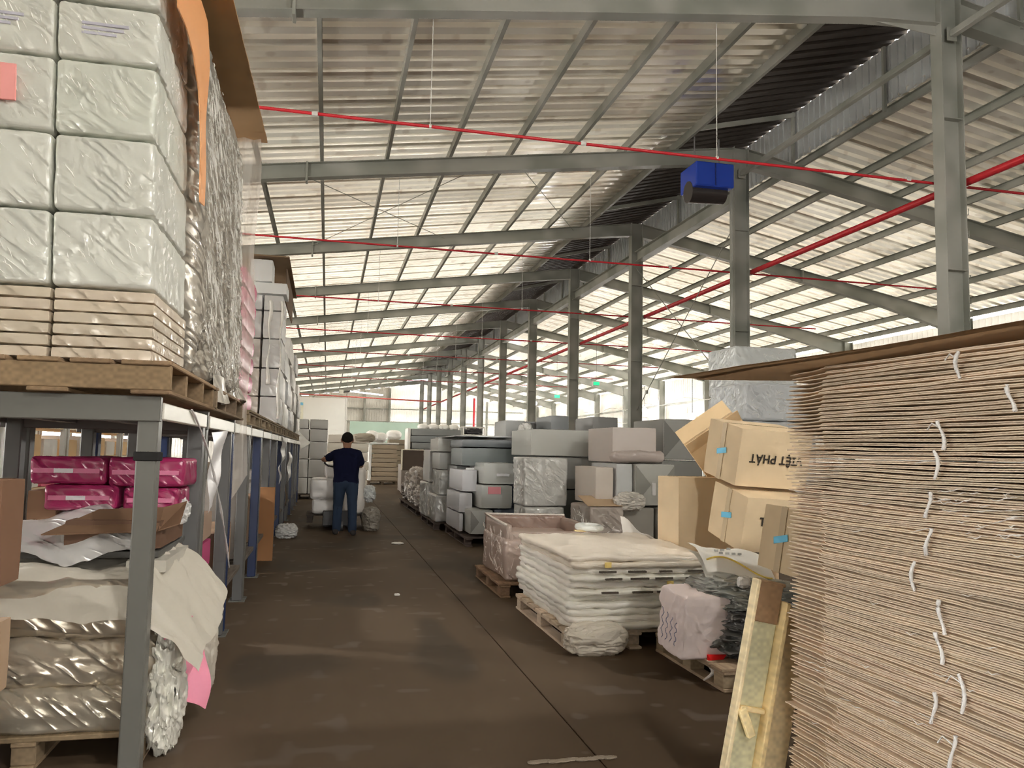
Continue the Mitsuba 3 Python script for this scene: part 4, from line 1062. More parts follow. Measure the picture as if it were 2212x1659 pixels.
pallet(1.92, 3.0, 14.45, 16.7, 0.0, "dark pallet under the second grey foam stack along the aisle", (0.09, 0.07, 0.06), nd=8)
for (b, c, m, l) in (((1.95, 2.9, 14.5, 15.7, 0.15, 0.62), (0.55, 0.55, 0.54), "m_film", "shiny film-wrapped block, lowest of the second foam stack along the aisle"),
                     ((2.02, 2.9, 14.5, 15.5, 0.63, 1.08), (0.56, 0.57, 0.56), "m_film", "shiny film-wrapped block, second from the bottom of the second foam stack"),
                     ((2.00, 2.9, 14.55, 15.6, 1.09, 1.40), G1, "m_softfilm", "grey wrapped block with a pink scrap, third from the bottom of the second foam stack"),
                     ((1.98, 2.9, 14.6, 15.8, 1.41, 1.66), (0.62, 0.63, 0.60), "m_softfilm", "pale wrapped block, topmost of the second foam stack"),
                     ((1.93, 2.9, 15.75, 16.9, 0.15, 0.80), (0.50, 0.50, 0.49), "m_film", "film-wrapped block behind the second foam stack, lower one"),
                     ((1.98, 2.9, 15.8, 16.9, 0.81, 1.45), (0.47, 0.47, 0.46), "m_softfilm", "grey wrapped block behind the second foam stack, upper one")):
    foam(*b, l, c, mat=m, amp=0.012)
m = softbox(2.05, 3.1, 13.0, 15.6, 1.665, 1.685, res=0.15, r=0.008, amp=0.012, seed=3)
add("grey_top_sheet", m, "m_softfilm", (0.52, 0.55, 0.56), smooth=40, label="pale grey sheet lying over the top of the near foam stacks", cat="sheet")
# group behind the brown bundle
pallet(2.55, 3.75, 10.3, 11.9, 0.0, "dark pallet under the silvery film-wrapped sacks", (0.12, 0.09, 0.07), nd=6)
pallet(3.0, 4.35, 9.05, 10.3, 0.0, "dark pallet under the opened film-wrapped carton and the folded grey blocks", (0.12, 0.09, 0.07), nd=6)
pallet(3.8, 5.3, 10.5, 12.3, 0.0, "dark pallet at the back of the wrapped blocks, right of the dark body", (0.12, 0.09, 0.07), nd=6)
C = [
    ((2.60, 3.13, 10.4, 11.05, 0.15, 0.70), (0.475, 0.475, 0.454), "m_film", None, False, "silvery white film-wrapped sack block, lower one of two"),
    ((2.58, 3.17, 10.4, 11.05, 0.71, 1.36), (0.490, 0.490, 0.468), "m_film", None, False, "silvery white film-wrapped sack block, upper one of two"),
    ((3.25, 3.80, 11.1, 12.1, 0.15, 0.90), GD, "m_softfilm", None, False, "dark grey wrapped block beside the silvery sacks, at the bottom"),
    ((3.20, 4.05, 11.12, 12.2, 0.91, 1.37), (0.245, 0.248, 0.230), "m_softfilm", None, False, "grey wrapped block beside the silvery sacks, in the middle"),
    ((2.82, 3.86, 11.05, 12.3, 1.38, 1.76), (0.302, 0.302, 0.281), "m_softfilm", None, False, "wide film-wrapped block lying on top, above the silvery sacks"),
    ((3.10, 3.52, 9.2, 10.0, 0.15, 0.79), (0.331, 0.288, 0.252), "m_film", None, False, "film-wrapped brown carton with one lid flap raised"),
    ((3.54, 3.98, 9.35, 10.1, 0.15, 0.77), (0.252, 0.238, 0.209), "m_softfilm", None, False, "dark grey wrapped block right of the carton with the raised flap"),
    ((4.00, 4.32, 9.25, 10.1, 0.15, 0.77), (0.266, 0.274, 0.245), "m_softfilm", None, True, "dark grey wrapped block with folded ends, bottom right by the tan carton"),
    ((3.24, 3.48, 9.45, 10.3, 0.80, 1.26), (0.475, 0.432, 0.374), "m_softfilm", None, False, "narrow beige wrapped block above the carton with the raised flap"),
    ((3.50, 3.72, 9.42, 10.4, 0.79, 1.31), (0.403, 0.418, 0.418), "m_softfilm", None, False, "narrow pale grey wrapped block next to the beige one"),
    ((3.735, 4.27, 9.38, 10.4, 0.79, 1.31), (0.324, 0.324, 0.295), "m_softfilm", (0.05, 0.16, -0.02, -0.05, (0.70, 0.70, 0.70)), True, "grey wrapped block with crossed film folds and a white strip label"),
    ((3.52, 4.12, 9.62, 10.6, 1.32, 1.77), (0.454, 0.410, 0.374), "m_softfilm", None, False, "beige upholstered-looking wrapped block on top of the grey crossed block"),
    ((4.62, 5.27, 10.55, 11.7, 1.36, 1.94), (0.238, 0.238, 0.223), "m_softfilm", None, True, "big dark grey wrapped block on top, left of the tipped open carton"),
    ((4.62, 5.25, 10.6, 11.7, 0.80, 1.35), (0.158, 0.158, 0.144), "m_softfilm", None, False, "dark block under the big dark grey wrapped block"),
    ((3.95, 5.22, 10.65, 11.7, 0.15, 0.79), (0.144, 0.144, 0.137), "m_softfilm", None, False, "dark long block at the floor under the big dark grey block"),
    ((3.66, 3.98, 13.0, 14.0, 1.575, 2.06), (0.137, 0.151, 0.158), "m_softfilm", None, False, "dark navy box left of the third ridge column's foot"),
    ((4.40, 4.86, 13.0, 14.0, 1.575, 2.06), (0.144, 0.144, 0.137), "m_softfilm", None, False, "dark box pile right of the third ridge column's foot"),
    ((3.10, 3.46, 14.0, 15.0, 1.58, 2.00), (0.245, 0.252, 0.245), "m_softfilm", None, False, "grey wrapped block standing high behind the grey top sheet"),
    ((3.50, 3.85, 14.3, 15.0, 1.58, 2.00), (0.180, 0.187, 0.187), "m_softfilm", None, False, "dark grey block right behind the high grey wrapped block"),
]
for (b, c, m, lt, fo, l) in C:
    kf = foam(*b, l, c, mat=m, label_tag=lt, fold=fo, amp=0.010 if m == "m_film" else 0.006)
    if "lid flap raised" in l:
        lid_owner = kf
foam(3.05, 4.9, 12.9, 15.2, 0.15, 1.57, "large dark block carrying the boxes at the back of the right pile", (0.15, 0.155, 0.15), amp=0.01)
foam(3.9, 4.55, 12.35, 13.0 - 0.12, 0.15, 1.74, "upright dark block between the wrapped blocks at the back", (0.17, 0.17, 0.16), amp=0.01)
pallet(3.0, 4.95, 12.3, 15.2, 0.0, "dark pallet under the blocks at the back of the right pile", (0.09, 0.07, 0.06), nd=10)
add("foam_roll", softbox(3.46, 4.16, 9.40, 9.60, 1.325, 1.47, res=0.04, r=0.07, amp=0.02, seed=4, ridge=0.01), "m_film", (0.40, 0.34, 0.31), smooth=60, label="taupe foam roll in film lying before the beige block", cat="foam roll")
m = box(3.06, 3.50, 9.18, 9.60, 0.0, 0.006, 0)
rot(m, [1, 0, 0], 14, [3.2, 9.2, 0]); m.apply_translation([0, 0, 0.80])
add("lid_flap", m, "m_card", (0.40, 0.29, 0.19), parent=lid_owner, label="brown cardboard lid flap")
add("white_sack_small", crumple((3.33, 13.45, 1.74), (0.22, 0.35, 0.34), 7, 0.25, 4), "m_film", (0.62, 0.62, 0.60), smooth=True, label="small white film-wrapped sack beside the high grey block", cat="sack")
add("white_wedge", crumple((3.93, 11.0, 1.52), (0.16, 0.2, 0.36), 9, 0.2, 3), "m_softfilm", (0.74, 0.74, 0.72), smooth=True, label="small white film peak between the wrapped blocks", cat="plastic film")
add("film_mound", crumple((3.62, 9.28, 0.85), (0.34, 0.2, 0.2), 3, 0.3, 4, 2.0), "m_crease", (0.60, 0.57, 0.53), smooth=True, label="shiny crumpled film mound between the beige and crossed blocks", cat="plastic film")
# tall white wrapped stacks behind the flattened cartons
for (b, c, l) in (((6.48, 7.75, 11.6, 12.8, 0.02, 2.0), (0.55, 0.56, 0.57), "pale grey film-wrapped stack, lower half, behind the flattened cartons"), ((6.48, 7.75, 11.6, 12.8, 2.01, 2.62), (0.60, 0.62, 0.64), "pale grey film-wrapped packets beside the second ridge column"),
                  ((7.0, 8.25, 12.9, 13.9, 0.02, 2.5), (0.55, 0.56, 0.57), "film-wrapped pale stack, lower part, half hidden behind the flattened cartons"), ((7.0, 8.25, 12.9, 13.9, 2.51, 3.4), (0.62, 0.64, 0.65), "tall pale film-wrapped packet showing over the top sheet of the flattened cartons")):
    foam(*b, l, c, mat="m_film", amp=0.02, r=0.05)

# ================================================================== FAR goods along the aisle
def pile(n0, cx, cy, w, d, zs, cols, label, group, name="slab", mat="m_softfilm", amp=0.012):
    z = n0
    for q, h in enumerate(zs):
        e = 0.02 * ((q * 7) % 3 - 1)
        add(name, softbox(cx - w / 2 + e, cx + w / 2 + e, cy - d / 2, cy + d / 2, z, z + h - 0.006, res=0.14, r=0.03, amp=amp, seed=q + int(cx * 10) % 50), mat, cols[q % len(cols)], smooth=45, label=label + ", " + (NTH[q] if q else "lowest").replace("nearest", "lowest") + (" from the bottom" if q else ""), cat="slab", group=group)
        z += h


pallet(1.95, 3.1, 17.6, 22.0, 0.0, "dark pallet under the ragged pinkish film pile", (0.09, 0.07, 0.06), nd=10)
for q in range(9):
    x, y = (2.25 if q % 2 == 0 else 2.80), 18.25 + 0.80 * (q // 2) + 0.1 * (q % 2)
    hh = 0.5 + 0.45 * ((q * 5) % 4) / 3
    add("film_rags", crumple((x, y, 0.14 + hh / 2), (0.50, 0.72, hh), q, 0.32, 4, 2.2), "m_softfilm", shade((0.50, 0.45, 0.42) if q < 7 else (0.2, 0.17, 0.15), q, 0.12), smooth=True,
        label=f"ragged film heap beyond the foam stacks, {NTH[q] if q < 8 else 'farthest'} one, {'pinkish grey' if q < 7 else 'dark brown'}", cat="film rags", group="film rag heaps beyond the foam stacks")
foam(2.35, 3.3, 17.0, 18.0, 0.15, 1.24, "grey wrapped block between the second foam stack and the film rags", (0.38, 0.38, 0.36))
# dark panels, brown stack, blue-grey stack, on pallets far along the right
k = thing("dark_board", "dark brown panel with cream edges standing by the film rags", "panel")
add("board", box(2.55, 3.75, 27.8, 27.85, 0.75, 1.44), "m_card", (0.10, 0.075, 0.065), parent=k)
add("edge_strip", box(2.50, 3.75, 27.78, 27.87, 1.44, 1.47), "m_paint", (0.75, 0.70, 0.58), parent=k)
add("edge_strip", box(2.50, 2.55, 27.78, 27.87, 0.75, 1.44), "m_paint", (0.75, 0.70, 0.58), parent=k)
foam(2.5, 3.8, 27.88, 29.0, 0.02, 0.95, "low grey-brown block carrying the dark panel with cream edges", (0.3, 0.27, 0.25))
add("low_box", box(2.5, 3.75, 27.6, 27.86, 0.0, 0.74), "m_card", (0.25, 0.22, 0.20), label="grey-brown low box under the dark panel", cat="box")
pallet(1.66, 2.95, 33.9, 35.3, 0.0, "pallet under the brown slab stack with a white side", (0.16, 0.12, 0.08))
pile(0.15, 2.36, 34.6, 1.06, 1.2, [0.19] * 8, [(0.33, 0.27, 0.20), (0.36, 0.29, 0.21)], "flat brown slab in the white-sided far stack", "brown slabs in the far stack", "brown_slab", "m_card")
add("white_side_slab", softbox(1.70, 1.83, 34.0, 35.2, 0.15, 1.66, res=0.12, r=0.03, amp=0.012), "m_softfilm", (0.84, 0.84, 0.82), smooth=40, label="lit left side of the far brown slab stack, painted as a white slab", cat="plastic film")  # light on the left side of the stack put in as white
add("white_ledge", box(1.68, 2.95, 34.0, 35.25, 1.68, 1.74), "m_paint", (0.84, 0.84, 0.82), label="white board on top of the far brown slab stack", cat="board")
pile(0.0, 3.35, 37.0, 1.3, 1.2, [0.24] * 8, [(0.32, 0.27, 0.20), (0.28, 0.24, 0.18)], "brown slab behind the white-sided far stack", "brown slabs in the stack behind", "brown_pad", "m_card")
pile(0.15, 4.25, 32.6, 2.0, 1.2, [0.27] * 8, [(0.18, 0.20, 0.21), (0.21, 0.22, 0.22)], "blue-grey slab in the far stack under white domes", "blue-grey slabs in the far stack", "blue_grey_slab")
add("white_side_slab", softbox(3.10, 3.23, 32.0, 33.2, 0.15, 2.33, res=0.12, r=0.03, amp=0.012), "m_softfilm", (0.84, 0.84, 0.82), smooth=40, label="white side of the wide blue-grey far stack", cat="plastic film")  # pale slab along the left side of the stack
for q in range(4):
    add("white_dome", crumple((3.75 + 0.42 * q, 32.5, 2.40), (0.42, 0.5, 0.24), q, 0.06, 3), "m_softfilm", (0.86, 0.86, 0.84), smooth=True, label=f"white rounded bundle on the blue-grey far stack, {('leftmost', 'second from left', 'third from left', 'rightmost')[q]}", cat="bundle", group="white rounded bundles on the blue-grey stack")
for (c, s, l) in (((1.78, 33.6, 1.99), (0.5, 0.5, 0.46), "round white bundle on the white board, left one"), ((2.14, 34.1, 1.95), (0.62, 0.5, 0.42), "round white bundle on the white board, right one"), ((2.95, 36.9, 2.12), (0.68, 0.6, 0.44), "round white bundle raised highest, behind the other two")):
    add("round_bundle", crumple(c, s, 3, 0.05, 4), "m_softfilm", (0.87, 0.87, 0.85), smooth=True, label=l, cat="bundle")
k = thing("wire_basket", "white wire frame with black bags beside the white domes", "basket")
for (p, q) in (((5.35, 32, 2.1), (5.35, 32, 2.42)), ((6.2, 32, 2.1), (6.2, 32, 2.42)), ((5.35, 32, 2.42), (6.2, 32, 2.42)), ((5.35, 32, 2.1), (6.2, 32, 2.1)), ((5.35, 32, 2.42), (5.35, 33, 2.42)), ((6.2, 32, 2.42), (6.2, 33, 2.42)), ((5.35, 33, 2.42), (6.2, 33, 2.42)), ((5.35, 33, 2.1), (5.35, 33, 2.42)), ((6.2, 33, 2.1), (6.2, 33, 2.42))):
    add("rail", tube([p, q], 0.03, 6), "m_paint", (0.86, 0.86, 0.84), parent=k)
add("black_bag", crumple((5.8, 32.4, 2.24), (0.7, 0.6, 0.28), 4, 0.3, 3), "m_crease", (0.03, 0.03, 0.035), smooth=True, label="black bag in the white wire frame", cat="plastic bag")
foam(5.3, 6.9, 31.9, 33.2, 0.02, 2.09, "tall dark block under the white wire frame", (0.2, 0.2, 0.2))
# left of the aisle, far: tall grey slab stacks, beige slabs
pallet(-0.82, 0.02, 23.45, 24.9, 0.0, "dark pallet under the two-tone grey stack left of the worker", (0.07, 0.055, 0.045))
z = 0.15
for q, h in enumerate((0.46, 0.52, 0.5, 0.36, 0.28)):
    for a in (0, 1):
        add("grey_block", softbox((-0.80, -0.50)[a], (-0.51, 0.0)[a] - 0.03 * (q == 4) * (1 - a), 23.5, 24.8, z + 0.0, z + h - 0.008, res=0.12, r=0.02, amp=0.006, seed=q + a), "m_softfilm", ((0.42, 0.41, 0.38), (0.36, 0.35, 0.32))[a], smooth=45,
            label=f"grey foam block, {['lowest', 'second', 'third', 'fourth', 'topmost'][q]} on the {'left' if a == 0 else 'right'} side of the two-tone stack left of the worker", cat="foam block")
    z += h
m = grid_sheet(lambda u, v: np.stack([-0.84 + 0.38 * v * (0.3 + 0.7 * u), 23.488 - 0.01 * np.sin(8 * v) ** 2 - 0.01 * u, 1.95 - 0.55 * v + 0.18 * u * v], -1), 10, 16)
add("white_cloth", m, "m_cloth", (0.80, 0.80, 0.77), smooth=True, label="white film sheet hanging on the corner of the two-tone grey stack", cat="plastic sheet")
pile(0.02, 0.75, 30.6, 1.5, 1.2, [0.32, 0.33, 0.33, 0.34, 0.33, 0.3], [(0.56, 0.52, 0.45), (0.62, 0.57, 0.50)], "beige slab stacked straight behind the worker", "beige slabs behind the worker", "beige_slab")
add("grey_sack", crumple((1.30, 30.2, 1.86), (0.8, 0.5, 0.34), 6, 0.12, 4), "m_cloth", (0.36, 0.32, 0.26), smooth=True, label="dark grey-brown sack lying on the beige slabs", cat="sack")
add("upright_roll", softbox(-0.96, -0.74, 19.8, 20.1, 1.774, 2.75, res=0.06, r=0.09, amp=0.01), "m_matte", (0.16, 0.16, 0.15), smooth=60, label="dark grey upright roll at the end of the left rack row", cat="roll")

# ================================================================== worker with hand pallet truck
def hull_chain(joints, bones):
    parts = []
    for a, b in bones:
        sp = []
        for n in (a, b):
            p, r = joints[n]
            s = manifold3d.Manifold.sphere(r, 20)
            sp.append(s.translate(tuple(p)))
        parts.append(manifold3d.Manifold.batch_hull(sp))
    return manifold3d.Manifold.batch_boolean(parts, manifold3d.OpType.Add)


def to_mesh(man, res, it=12):
    m = man.refine_to_length(res).to_mesh()
    t = trimesh.Trimesh(m.vert_properties[:, :3], m.tri_verts)
    trimesh.smoothing.filter_taubin(t, iterations=it)
    return t


WX, WY = 0.33, 13.75
def jt(x, y, z, r):
    return ((WX + x, WY + y, z), r)


k = thing("person", "worker seen from behind in a navy T-shirt and jeans, hands on a pallet truck handle", "person")
SKIN, HAIR, NAVY, JEAN = (0.30, 0.17, 0.11), (0.012, 0.010, 0.009), (0.006, 0.008, 0.026), (0.028, 0.042, 0.07)
# the body: head, neck, arms and hands in one surface
J = dict(neck=jt(0.0, 0.06, 1.42, 0.058), skull=jt(0.0, 0.085, 1.585, 0.085), jaw=jt(0.0, 0.125, 1.525, 0.058), crown=jt(0.0, 0.07, 1.61, 0.083), chest=jt(0.0, 0.055, 1.28, 0.08),
         ls=jt(-0.185, 0.05, 1.345, 0.056), le=jt(-0.34, 0.20, 1.24, 0.043), lw=jt(-0.385, 0.42, 1.235, 0.031), lp=jt(-0.39, 0.49, 1.235, 0.032),
         rs=jt(0.185, 0.05, 1.345, 0.056), re=jt(0.245, 0.21, 1.15, 0.043), rw=jt(0.06, 0.40, 1.17, 0.031), rp=jt(-0.01, 0.45, 1.18, 0.032))
B = [("neck", "skull"), ("skull", "jaw"), ("skull", "crown"), ("neck", "chest"), ("ls", "le"), ("le", "lw"), ("lw", "lp"), ("rs", "re"), ("re", "rw"), ("rw", "rp"), ("chest", "ls"), ("chest", "rs")]
for side, (px, py, pz) in (("l", (-0.39, 0.49, 1.235)), ("r", (-0.01, 0.45, 1.18))):
    for f in range(4):
        z0 = pz + 0.030 - 0.02 * f
        ln = (0.040, 0.046, 0.043, 0.034)[f]
        dx = 0.03 if side == "l" else -0.03
        J[f"{side}a{f}"] = jt(px, py + 0.02, z0, 0.0105)
        J[f"{side}b{f}"] = jt(px + dx * 0.5, py + 0.02 + ln, z0 + 0.003, 0.0095)
        J[f"{side}c{f}"] = jt(px + dx * 1.4, py + 0.02 + ln * 0.8, z0 + 0.004, 0.0085)
        B += [(f"{side}a{f}", f"{side}b{f}"), (f"{side}b{f}", f"{side}c{f}")]
    s = 1 if side == "l" else -1
    J[f"{side}t0"] = jt(px + s * 0.012, py - 0.01, pz + 0.03, 0.012)
    J[f"{side}t1"] = jt(px + s * 0.045, py + 0.03, pz + 0.045, 0.0105)
    J[f"{side}t2"] = jt(px + s * 0.06, py + 0.06, pz + 0.035, 0.0085)
    B += [(f"{side}t0", f"{side}t1"), (f"{side}t1", f"{side}t2")]
for s in (-1, 1):
    J[f"ear{s}"] = jt(s * 0.088, 0.09, 1.555, 0.018)
    J[f"ear2{s}"] = jt(s * 0.090, 0.085, 1.585, 0.02)
    B.append((f"ear{s}", f"ear2{s}"))
J["nose"] = jt(0, 0.178, 1.545, 0.014); J["nose2"] = jt(0, 0.165, 1.58, 0.012); J["brow"] = jt(0, 0.155, 1.60, 0.03); J["chin"] = jt(0, 0.155, 1.495, 0.028)
B += [("nose", "nose2"), ("brow", "skull"), ("chin", "jaw"), ("nose", "jaw")]
for s in (-1, 1):   # lower legs and feet of the same figure
    J[f"hip{s}"] = jt(s * 0.085, 0.035, 0.90, 0.085); J[f"knee{s}"] = jt(s * 0.115, 0.05 - 0.05 * s, 0.48, 0.06); J[f"ank{s}"] = jt(s * 0.125, -0.09 * s, 0.09, 0.042)
    J[f"toe{s}"] = jt(s * 0.14, 0.14 - 0.09 * s, 0.035, 0.034); J[f"heel{s}"] = jt(s * 0.12, -0.04 - 0.09 * s, 0.036, 0.036)
    B += [(f"hip{s}", f"knee{s}"), (f"knee{s}", f"ank{s}"), (f"ank{s}", f"toe{s}"), (f"ank{s}", f"heel{s}"), (f"heel{s}", f"toe{s}"), ("chest", f"hip{s}")]
add("body", to_mesh(hull_chain(J, B), 0.009, 6), "m_cloth", SKIN, parent=k, smooth=True)
S = dict(n=jt(0, 0.05, 1.385, 0.075), ch=jt(0, 0.045, 1.25, 0.135), l1=jt(-0.175, 0.045, 1.335, 0.078), r1=jt(0.175, 0.045, 1.335, 0.078), l2=jt(-0.285, 0.135, 1.275, 0.070), r2=jt(0.232, 0.145, 1.21, 0.072),
         cl=jt(-0.10, 0.045, 1.2, 0.125), cr=jt(0.10, 0.045, 1.2, 0.125), wl=jt(-0.085, 0.03, 0.97, 0.115), wr=jt(0.085, 0.03, 0.97, 0.115), hl=jt(-0.09, 0.03, 0.88, 0.125), hr=jt(0.09, 0.03, 0.88, 0.125))
man = hull_chain(S, [("n", "l1"), ("n", "r1"), ("n", "ch"), ("l1", "l2"), ("r1", "r2"), ("l1", "cl"), ("r1", "cr"), ("cl", "cr"), ("cl", "wl"), ("cr", "wr"), ("wl", "wr"), ("wl", "hl"), ("wr", "hr"), ("hl", "hr"), ("ch", "cl"), ("ch", "cr"), ("ch", "wl"), ("ch", "wr"), ("cl", "wr"), ("cr", "wl")])
sm = to_mesh(man, 0.016, 10)
v = np.array(sm.vertices)
v += sm.vertex_normals * (0.012 * (meshkit.fbm(v * [9, 9, 4], 3, 3)[:, None] - 0.5))
sm.vertices = v
add("shirt", sm, "m_cloth", NAVY, parent=k, smooth=True, label="navy T-shirt")
P_ = {}
for s in (-1, 1):
    P_[f"h{s}"] = jt(s * 0.09, 0.03, 0.87, 0.122); P_[f"t{s}"] = jt(s * 0.105, 0.035 - 0.02 * s, 0.68, 0.095); P_[f"k{s}"] = jt(s * 0.117, 0.045 - 0.05 * s, 0.47, 0.078); P_[f"c{s}"] = jt(s * 0.122, -0.02 - 0.08 * s, 0.27, 0.074); P_[f"a{s}"] = jt(s * 0.126, -0.09 * s, 0.09, 0.070)
man = hull_chain(P_, [("h-1", "h1")] + sum([[(f"h{s}", f"t{s}"), (f"t{s}", f"k{s}"), (f"k{s}", f"c{s}"), (f"c{s}", f"a{s}")] for s in (-1, 1)], []))
pm_ = to_mesh(man, 0.016, 8)
v = np.array(pm_.vertices)
v += pm_.vertex_normals * (0.014 * (meshkit.fbm(v * [8, 8, 13], 3, 5)[:, None] - 0.5))
pm_.vertices = v
add("jeans", pm_, "m_cloth", JEAN, parent=k, smooth=True, label="blue jeans")
hm = trimesh.creation.icosphere(subdivisions=4)
v = np.array(hm.vertices)
v = v[:, :] * np.array([0.096, 0.108, 0.105])
v *= 1 + 0.05 * (meshkit.fbm(v * 60, 3, 2)[:, None] - 0.5)
front = v[:, 1] > 0.035
v[front & (v[:, 2] < 0.035)] *= [0.82, 0.6, 1.0]
low = v[:, 2] < -0.045
v[low] *= [0.88, 0.95, 1.05]
hm.vertices = v + np.array([WX, WY + 0.075, 1.605])
add("hair", hm, "m_cloth", HAIR, parent=k, smooth=True, label="short black hair")
for s in (-1, 1):
    c = (WX + s * 0.14, WY + 0.03 - 0.09 * s)
    add("shoe", softbox(c[0] - 0.05, c[0] + 0.05, c[1] - 0.13, c[1] + 0.14, 0.003, 0.095, res=0.02, r=0.042, amp=0.003), "m_cloth", (0.04, 0.035, 0.035), parent=k, smooth=True)
# pallet truck
k = thing("pallet_truck", "black hand pallet truck with an upright loop handle held by the worker", "pallet truck")
BK = (0.02, 0.02, 0.022)
add("handle_bar", tube([(WX - 0.11, WY + 0.60, 0.28), (WX - 0.12, WY + 0.53, 0.9), (WX - 0.12, WY + 0.49, 1.12)], 0.028, 10), "m_paint", BK, parent=k, smooth=True)
add("handle_loop", tube([(WX - 0.12, WY + 0.49, 1.10), (WX - 0.30, WY + 0.48, 1.13), (WX - 0.36, WY + 0.49, 1.17), (WX - 0.37, WY + 0.50, 1.29), (WX - 0.2, WY + 0.50, 1.31), (WX + 0.02, WY + 0.49, 1.30), (WX + 0.10, WY + 0.48, 1.20), (WX + 0.05, WY + 0.48, 1.13), (WX - 0.12, WY + 0.49, 1.10)], 0.015, 8), "m_paint", BK, parent=k, smooth=True)
add("pump", tube([(WX - 0.10, WY + 0.66, 0.12), (WX - 0.10, WY + 0.66, 0.45)], 0.06, 12), "m_paint", BK, parent=k, smooth=30)
add("chassis", box(WX - 0.36, WX + 0.20, WY + 0.74, WY + 0.86, 0.08, 0.34, 0.01), "m_paint", BK, parent=k)
for s in (-1, 1):
    add("fork", box(WX - 0.08 + s * 0.19 - 0.08, WX - 0.08 + s * 0.19 + 0.08, WY + 0.86, WY + 2.0, 0.05, 0.115, 0.01), "m_paint", BK, parent=k)
    w = tube([(WX - 0.10 + s * 0.07 - 0.02, WY + 0.66, 0.09), (WX - 0.10 + s * 0.07 + 0.02, WY + 0.66, 0.09)], 0.09, 18)
    add("wheel", w, "m_paint", (0.05, 0.05, 0.05), parent=k, smooth=30)
pallet(-0.32, 0.78, 14.68, 15.75, 0.118, "dark pallet lifted on the pallet truck forks", (0.06, 0.05, 0.045))
for (b, l) in (((-0.22, 0.27, 14.72, 15.2, 0.265, 0.52), "white wrapped foam bundle, lower left on the truck's pallet"), ((-0.26, 0.26, 14.70, 15.2, 0.525, 0.90), "white wrapped foam bundle, upper left on the truck's pallet"), ((-0.02, 0.30, 14.8, 15.2, 0.905, 1.15), "small white bundle on top, behind the pallet truck handle"), ((0.32, 0.70, 14.8, 15.3, 0.265, 1.10), "pale wrapped bundle right of the worker on the truck's pallet")):
    add("white_bundle", softbox(*b, res=0.05, r=0.05, amp=0.015, seed=int(b[0] * 100) % 60, ridge=0.006), "m_softfilm", (0.84, 0.82, 0.80) if b[0] < 0.3 else (0.62, 0.58, 0.54), smooth=60, label=l, cat="foam bundle")
add("silver_scrap", crumple((0.78, 14.9, 0.62), (0.2, 0.3, 0.26), 4, 0.35, 4), "m_crease", (0.66, 0.68, 0.68), smooth=True, label="crinkled silver film beside the worker's right hip", cat="plastic film")
add("clear_bag", crumple((0.80, 14.45, 0.20), (0.30, 0.4, 0.40), 7, 0.2, 4), "m_softfilm", (0.22, 0.20, 0.17), smooth=True, label="clear plastic bag trailing on the floor right of the worker", cat="plastic bag")

# ================================================================== far end: partition, poster, green panel, lamps
k = thing("white_partition", "white partition wall at the far left end of the aisle", "partition")
add("panel", box(-3.2, 1.24, 62.0, 62.12, 0, 5.3), "m_matte", (0.86, 0.86, 0.84), parent=k)
add("edge_post", box(1.24, 1.36, 61.95, 62.17, 0, 5.5), "m_paint", (0.66, 0.65, 0.62), parent=k)
k = thing("poster", "notice board poster with a blue header on the white partition", "poster")
add("sheet", box(-2.46, -1.86, 61.96, 61.985, 3.6, 4.92), "m_matte", (0.84, 0.82, 0.68), parent=k)
add("header", box(-2.44, -1.88, 61.94, 61.957, 4.68, 4.88), "m_matte", (0.25, 0.58, 0.80), parent=k)
for q in range(5):
    add("text_line", box(-2.36, -2.0 - 0.05 * (q % 2), 61.945, 61.958, 4.45 - 0.17 * q, 4.49 - 0.17 * q, 0), "m_matte", (0.55, 0.55, 0.50), parent=k)
add("green_panel", box(2.1, 9.0, 80.9, 80.98, 0.0, 4.25), "m_matte", (0.50, 0.66, 0.57), label="pale green panel low on the far end wall", cat="panel")
LAMPW = (1.0, 0.97, 0.90)


def lampshape(k, x, y, z, r, power, hang):
    add("bulb", trimesh.creation.icosphere(subdivisions=2, radius=r).apply_translation((x, y, z)), "m_matte", (0.9, 0.9, 0.9), parent=k, emit=tuple(power * c for c in LAMPW))
    add("socket", tube([(x, y, z + r * 0.9), (x, y, z + r + 0.12)], 0.06, 10), "m_paint", (0.85, 0.85, 0.85), parent=k)
    add("cable", tube([(x, y, z + r + 0.1), (x, y, hang)], 0.012, 5), "m_matte", (0.1, 0.1, 0.1), parent=k)


BULBS = [(11.6, 77.0, 4.35, "glowing bulb lamp by the far end wall, largest glow over the white domes"), (14.2, 66.0, 4.75, "glowing bulb lamp at the far end, above the red riser"), (15.6, 60.0, 5.3, "glowing bulb lamp highest at the far end, left of the fourth column"),
         (12.4, 40.0, 2.95, "glowing bulb lamp low, just behind the dark boxes by the third column"), (18.9, 46.0, 4.2, "glowing bulb lamp by the right wall, left one of two"), (19.2, 40.0, 3.5, "glowing bulb lamp by the right wall, right one of two")]
BULBS += [(1.9, -1.6, 4.3, "added bulb lamp hanging unseen behind the camera"), (5.2, 1.6, 5.2, "added bulb lamp above the flattened cartons, out of view"), (-4.4, 8.3, 3.0, "added bulb lamp hanging in the left nave behind the racks")]  # lamps added to light the near goods, columns and left nave
LP = 420.0
for (x, y, z, l) in BULBS:
    k = thing("bulb_lamp", l, "lamp")
    lampshape(k, x, y, z, 0.16, LP * {1.6: 0.8, 8.3: 0.9, -1.6: 0.85}.get(y, 1.0), (raf_top_r(x) if x > 8.6 else raf_top_l(x) + 0.172 if x > -3.3 else 6.66 + 0.139 * (-3.3 - x) - 0.172 + 0.172) + (0.172 if x > 8.6 else 0))
k = thing("tube_lamp", "fluorescent tube lamp on a short arm over the white partition's edge", "lamp")
